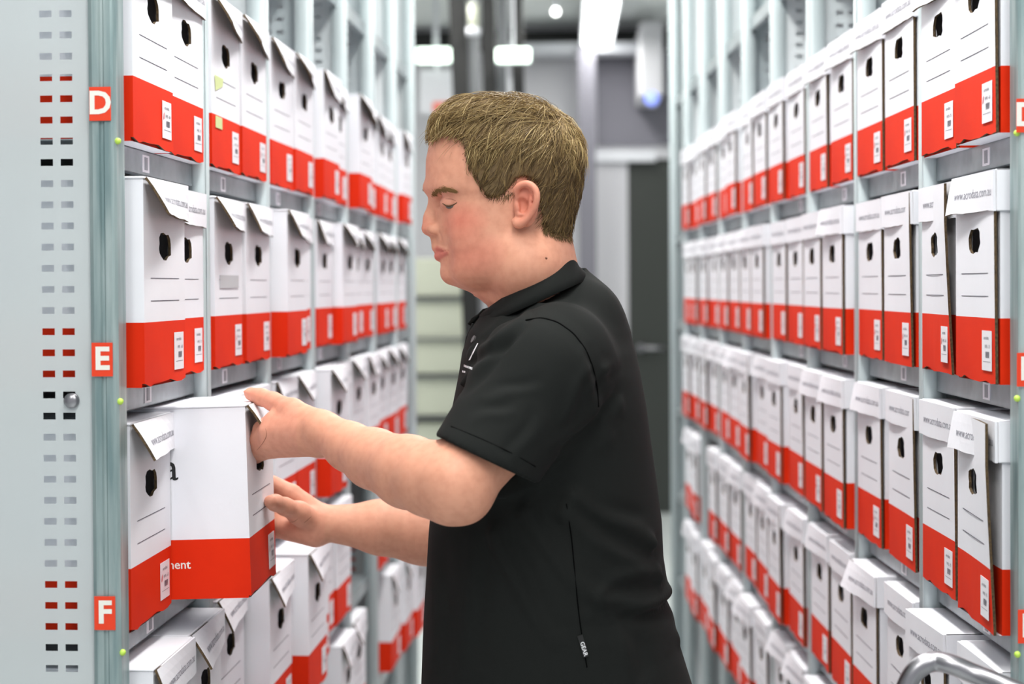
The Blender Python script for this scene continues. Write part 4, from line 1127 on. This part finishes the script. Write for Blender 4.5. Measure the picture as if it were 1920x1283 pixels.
def folds(V, Q):
    n = np.zeros_like(V); c = np.cross(V[Q[:, 2]] - V[Q[:, 0]], V[Q[:, 3]] - V[Q[:, 1]])
    for k in range(4): np.add.at(n, Q[:, k], c)
    n /= np.linalg.norm(n, axis=1, keepdims=True) + 1e-12
    tot = np.zeros(len(V))
    for (a, b_, wd, dp, Yr) in [((1015, 562), (905, 640), .005, .003, 2.0), ((1005, 585), (885, 692), .005, .0055, 1.98), ((985, 604), (870, 738), .006, .005, 1.97), ((1060, 545), (940, 600), .006, .0025, 2.0),
                                ((1128, 690), (1062, 800), .007, .004, 1.93), ((1168, 738), (1050, 852), .007, .0045, 1.93), ((1165, 690), (1092, 760), .006, .003, 1.95), ((1110, 640), (1128, 780), .006, .003, 1.94),
                                ((905, 738), (1015, 700), .006, .002, 1.90), ((880, 775), (965, 745), .006, .002, 1.88), ((950, 850), (1000, 760), .007, .002, 1.88),
                                ((1065, 930), (1240, 1078), .010, .006, 1.94), ((1058, 898), (1218, 992), .009, .004, 1.94), ((1000, 960), (1130, 1112), .010, .0045, 1.93), ((930, 985), (1050, 1185), .010, .004, 1.93),
                                ((1258, 1112), (1128, 1118), .009, .006, 1.95), ((1268, 1182), (1140, 1150), .009, .0045, 1.95), ((905, 985), (900, 1265), .010, .003, 1.93), ((1180, 1150), (1215, 1285), .012, .004, 1.95), ((840, 1000), (835, 1270), .010, .003, 2.0)]:
        A = P(a[0], a[1], Yr)[[0, 2]]; Bb = P(b_[0], b_[1], Yr)[[0, 2]]; e = Bb - A
        t = ((V[:, [0, 2]] - A) @ e) / (e @ e); tc = np.clip(t, 0, 1)
        wob = 0.004 * np.sin(tc * 5 + a[0])
        q = V[:, [0, 2]] - A - tc[:, None] * e
        sd = (q[:, 0] * e[1] - q[:, 1] * e[0]) / np.linalg.norm(e) + wob
        ad = np.sqrt((q ** 2).sum(1)); end = np.where((t < 0) | (t > 1), np.exp(-(ad / wd) ** 2), 1.0)
        tp = np.sin(np.clip(t, 0, 1) * PI) ** .6
        tot += dp * tp * end * (-np.exp(-(sd / wd) ** 2) + 0.8 * np.exp(-((sd - 1.9 * wd) / wd) ** 2)) * (V[:, 1] < BY - .015)
    if np.mean(n[V[:, 1] < 1.95][:, 1]) > 0: n = -n
    return V + n * tot[:, None]
Vs = folds(Vs, Qs)
shirt = link('polo_shirt', np_mesh('polo_shirt', Vs, Qs), M_SHIRT, person)
bs = surf(shirt.data)
M_SEAM = mat('dark_seam', s2l(7, 7, 8), 1.0, spec=0.0)
def seam(pts, r, name, m=M_SEAM, lift=0.0004):
    pp = []
    for i in range(len(pts) - 1):
        for k in range(6):
            a, b_ = pts[i], pts[i + 1]; t = k / 6
            h, n = hit(bs, a[0] + (b_[0] - a[0]) * t, a[1] + (b_[1] - a[1]) * t)
            if h: pp.append(h + n * lift)
    for _ in range(3):
        pp = [pp[0]] + [(pp[i - 1] + pp[i] * 2 + pp[i + 1]) / 4 for i in range(1, len(pp) - 1)] + [pp[-1]]
    link(name, B().tube(pp, r, 6).mesh('s'), m, shirt, True)
seam([(985, 601), (1015, 596), (1045, 604), (1075, 625), (1098, 655), (1112, 690), (1120, 730), (1122, 770)], .0009, 'sleeve_seam')
seam([(1062, 945), (1072, 1010), (1078, 1080), (1085, 1150), (1092, 1200), (1102, 1262)], .0007, 'side_seam')
seam([(846, 800), (900, 822), (960, 850), (1012, 880)], .0006, 'hem_stitch')
# collar: a folded band, tall at the nape, open at the throat
def collar():
    bb = B(); n = 40
    Ft, Bt = P(916, 579), P(1066, 476)            # top edge, front and back
    Fb, Bb = P(908, 606), P(1102, 519)            # lower edge of the fall
    ring = lambda fr, bk, th, wy, ex: (fr + bk) / 2 + (fr - bk) / 2 * math.cos(th) + np.array([0, wy * math.sin(th), 0])
    rows = []
    for i in range(n + 1):
        th = -PI * 0.965 + 2 * PI * 0.965 * i / n
        th2 = th + PI                         # start and end at the front
        c = math.cos(th2); 
        top = ring(Ft, Bt, th2, .0665, 0)
        bot = ring(Fb, Bb, th2, .0945, 0) + np.array([0, 0, -.003])
        fr = max(0, c)                        # 1 at the front
        inner = top + (ring(P(905, 612), P(1072, 520), th2, .068, 0) - top) * 1.0
        crest = top + (bot - top) * 0.08 + np.array([0, 0, .003])
        # points of the collar run forwards and spread
        if fr > 0.7: bot = bot + (np.array([-0.024, 0, .002]) if math.sin(th2) > 0 else np.array([-0.008, 0, -.006])) * (fr - .7) / .3
        mid = top * 0.45 + bot * 0.55 + (np.array([0, math.sin(th2) * .006, 0.002]))
        rows.append([bb.bm.verts.new(p) for p in (inner, top, crest, mid, bot)])
    for a, b_ in zip(rows, rows[1:]):
        for k in range(4): bb.bm.faces.new((a[k], b_[k], b_[k + 1], a[k + 1]))
    bmesh.ops.recalc_face_normals(bb.bm, faces=bb.bm.faces)
    bmesh.ops.solidify(bb.bm, geom=bb.bm.faces[:], thickness=0.0022)
    bmesh.ops.subdivide_edges(bb.bm, edges=bb.bm.edges[:], cuts=1, use_grid_fill=True, smooth=0.6)
    return bb.mesh('collar')
link('collar', collar(), M_SHIRT, shirt, True)
# placket with buttons
def placket():
    bb = B(); pts = [P(893, 606, 2.103), P(882, 632, 2.103), P(872, 680, 2.103), P(866, 730, 2.103)]
    rows = []
    for p in pts:
        rows.append([bb.bm.verts.new(p + np.array(o)) for o in ((-.003, -.016, 0), (-.0055, -.008, 0), (-.0065, .008, 0), (-.004, .016, 0))])
    for a, b_ in zip(rows, rows[1:]):
        for k in range(3): bb.bm.faces.new((a[k], a[k + 1], b_[k + 1], b_[k]))
    bmesh.ops.recalc_face_normals(bb.bm, faces=bb.bm.faces)
    bmesh.ops.solidify(bb.bm, geom=bb.bm.faces[:], thickness=0.003)
    return bb.mesh('placket')
link('placket', placket(), M_SHIRT, shirt, True)
h, n = hit(bs, 889, 637)
M_BUT = mat('button', s2l(72, 70, 70), 0.35)
if h: link('button', B().tube([h, h + n * 0.0022], .0052, 16).mesh('b'), M_BUT, shirt)
# small white chest emblem: a swoosh and a line of tiny illegible lettering
M_EMB = mat('white_embroidery', s2l(228, 228, 232), 0.7)
def on_shirt_quads(quads, name):
    bb = B(); c = 0
    for q in quads:
        hs = [hit(bs, *p) for p in q]
        if all(h for h, _ in hs): bb.quad([h + n * .0012 for h, n in hs]); c += 1
    if c: link(name, bb.mesh(name, False), M_EMB, shirt)
on_shirt_quads([[(896, 645), (898, 645), (889, 662), (887, 662)], [(889, 659), (892, 656), (883, 675), (880, 676)], [(890, 656), (894, 653), (889, 663), (887, 665)]], 'chest_emblem')
lt = []
for i in range(7):
    x = 871.5 + i * 2.3; y = 684 + i * 0.95
    lt.append([(x, y), (x + 1.5, y + .5), (x + 1.3, y + 4.8), (x - .2, y + 4.3)])
for i in range(3): lt.append([(868.5 + i * 2, 695 + i * .6), (869.9 + i * 2, 695.4 + i * .6), (869.6 + i * 2, 699.0 + i * .6), (868.2 + i * 2, 698.6 + i * .6)])
on_shirt_quads(lt, 'chest_lettering')
# side tag reading GEAR
h0, n0 = hit(bs, 1087, 1193); h1, n1 = hit(bs, 1097, 1229)
if h0 and h1:
    ax = (h1 - h0); L = ax.length; ax.normalize(); nn = n0; sd = nn.cross(ax).normalized()
    if sd.x < 0: sd = -sd
    Mt = Matrix.Identity(4)
    for i, v in enumerate((ax, sd if False else ax.cross(nn) * -1, nn)):
        for k in range(3): Mt[k][i] = v[k]
    Mt.translation = h0 + nn * .0016
    bb = B().box(-.001, L + .002, -.0035, .0035, -.0006, .0002, 0)
    bb.text('GEAR', .0072, Matrix.Translation((L * .30, 0, .0005)), 1, fat=.0001)
    o = link('hem_tag', bb.mesh('tag', False), [M_BLACK, M_EMB], shirt); o.matrix_world = Mt
# ---- trousers and shoes (mostly below the frame)
def build_trousers():
    xs = np.arange(-0.22, 0.24, .007, dtype=np.float32); ys = np.arange(1.88, 2.38, .007, dtype=np.float32); zs = np.arange(0.03, 1.0, .007, dtype=np.float32)
    F = Field(xs, ys, zs)
    F.cone((-.005, 2.08, .93), (-.005, 2.18, .93), .125, .125, .04)
    for y, x in ((2.03, .02), (2.235, -.03)):
        F.chain([((x, y, .86), .098), ((x - .02, y, .50), .075), ((x + .01, y, .08), .055)], .03)
    F.op((-.3, 1.8, .95), (.3, 2.5, 1.1), lambda X, Y, Z: (0.955 - Z) + 0 * (X + Y), .003, 's')
    V, Q = polygonise(F); return V, relax(V, Q, 2, .5) if False else Q
V_, Q_ = build_trousers()
link('trousers', np_mesh('trousers', V_, Q_), mat('dark_trousers', s2l(34, 36, 42), 0.9), person)
for y, x in ((2.03, .03), (2.235, -.02)):
    sb = B().sphere((x - .06, y, .035), .06, 20, sc=(2.3, .8, .75)).box(x - .19, x + .08, y - .042, y + .042, .0, .018)
    for v in sb.bm.verts: v.co.z = max(v.co.z, 0.001)
    link('shoe', sb.mesh('shoe'), M_BLACK, person, True)
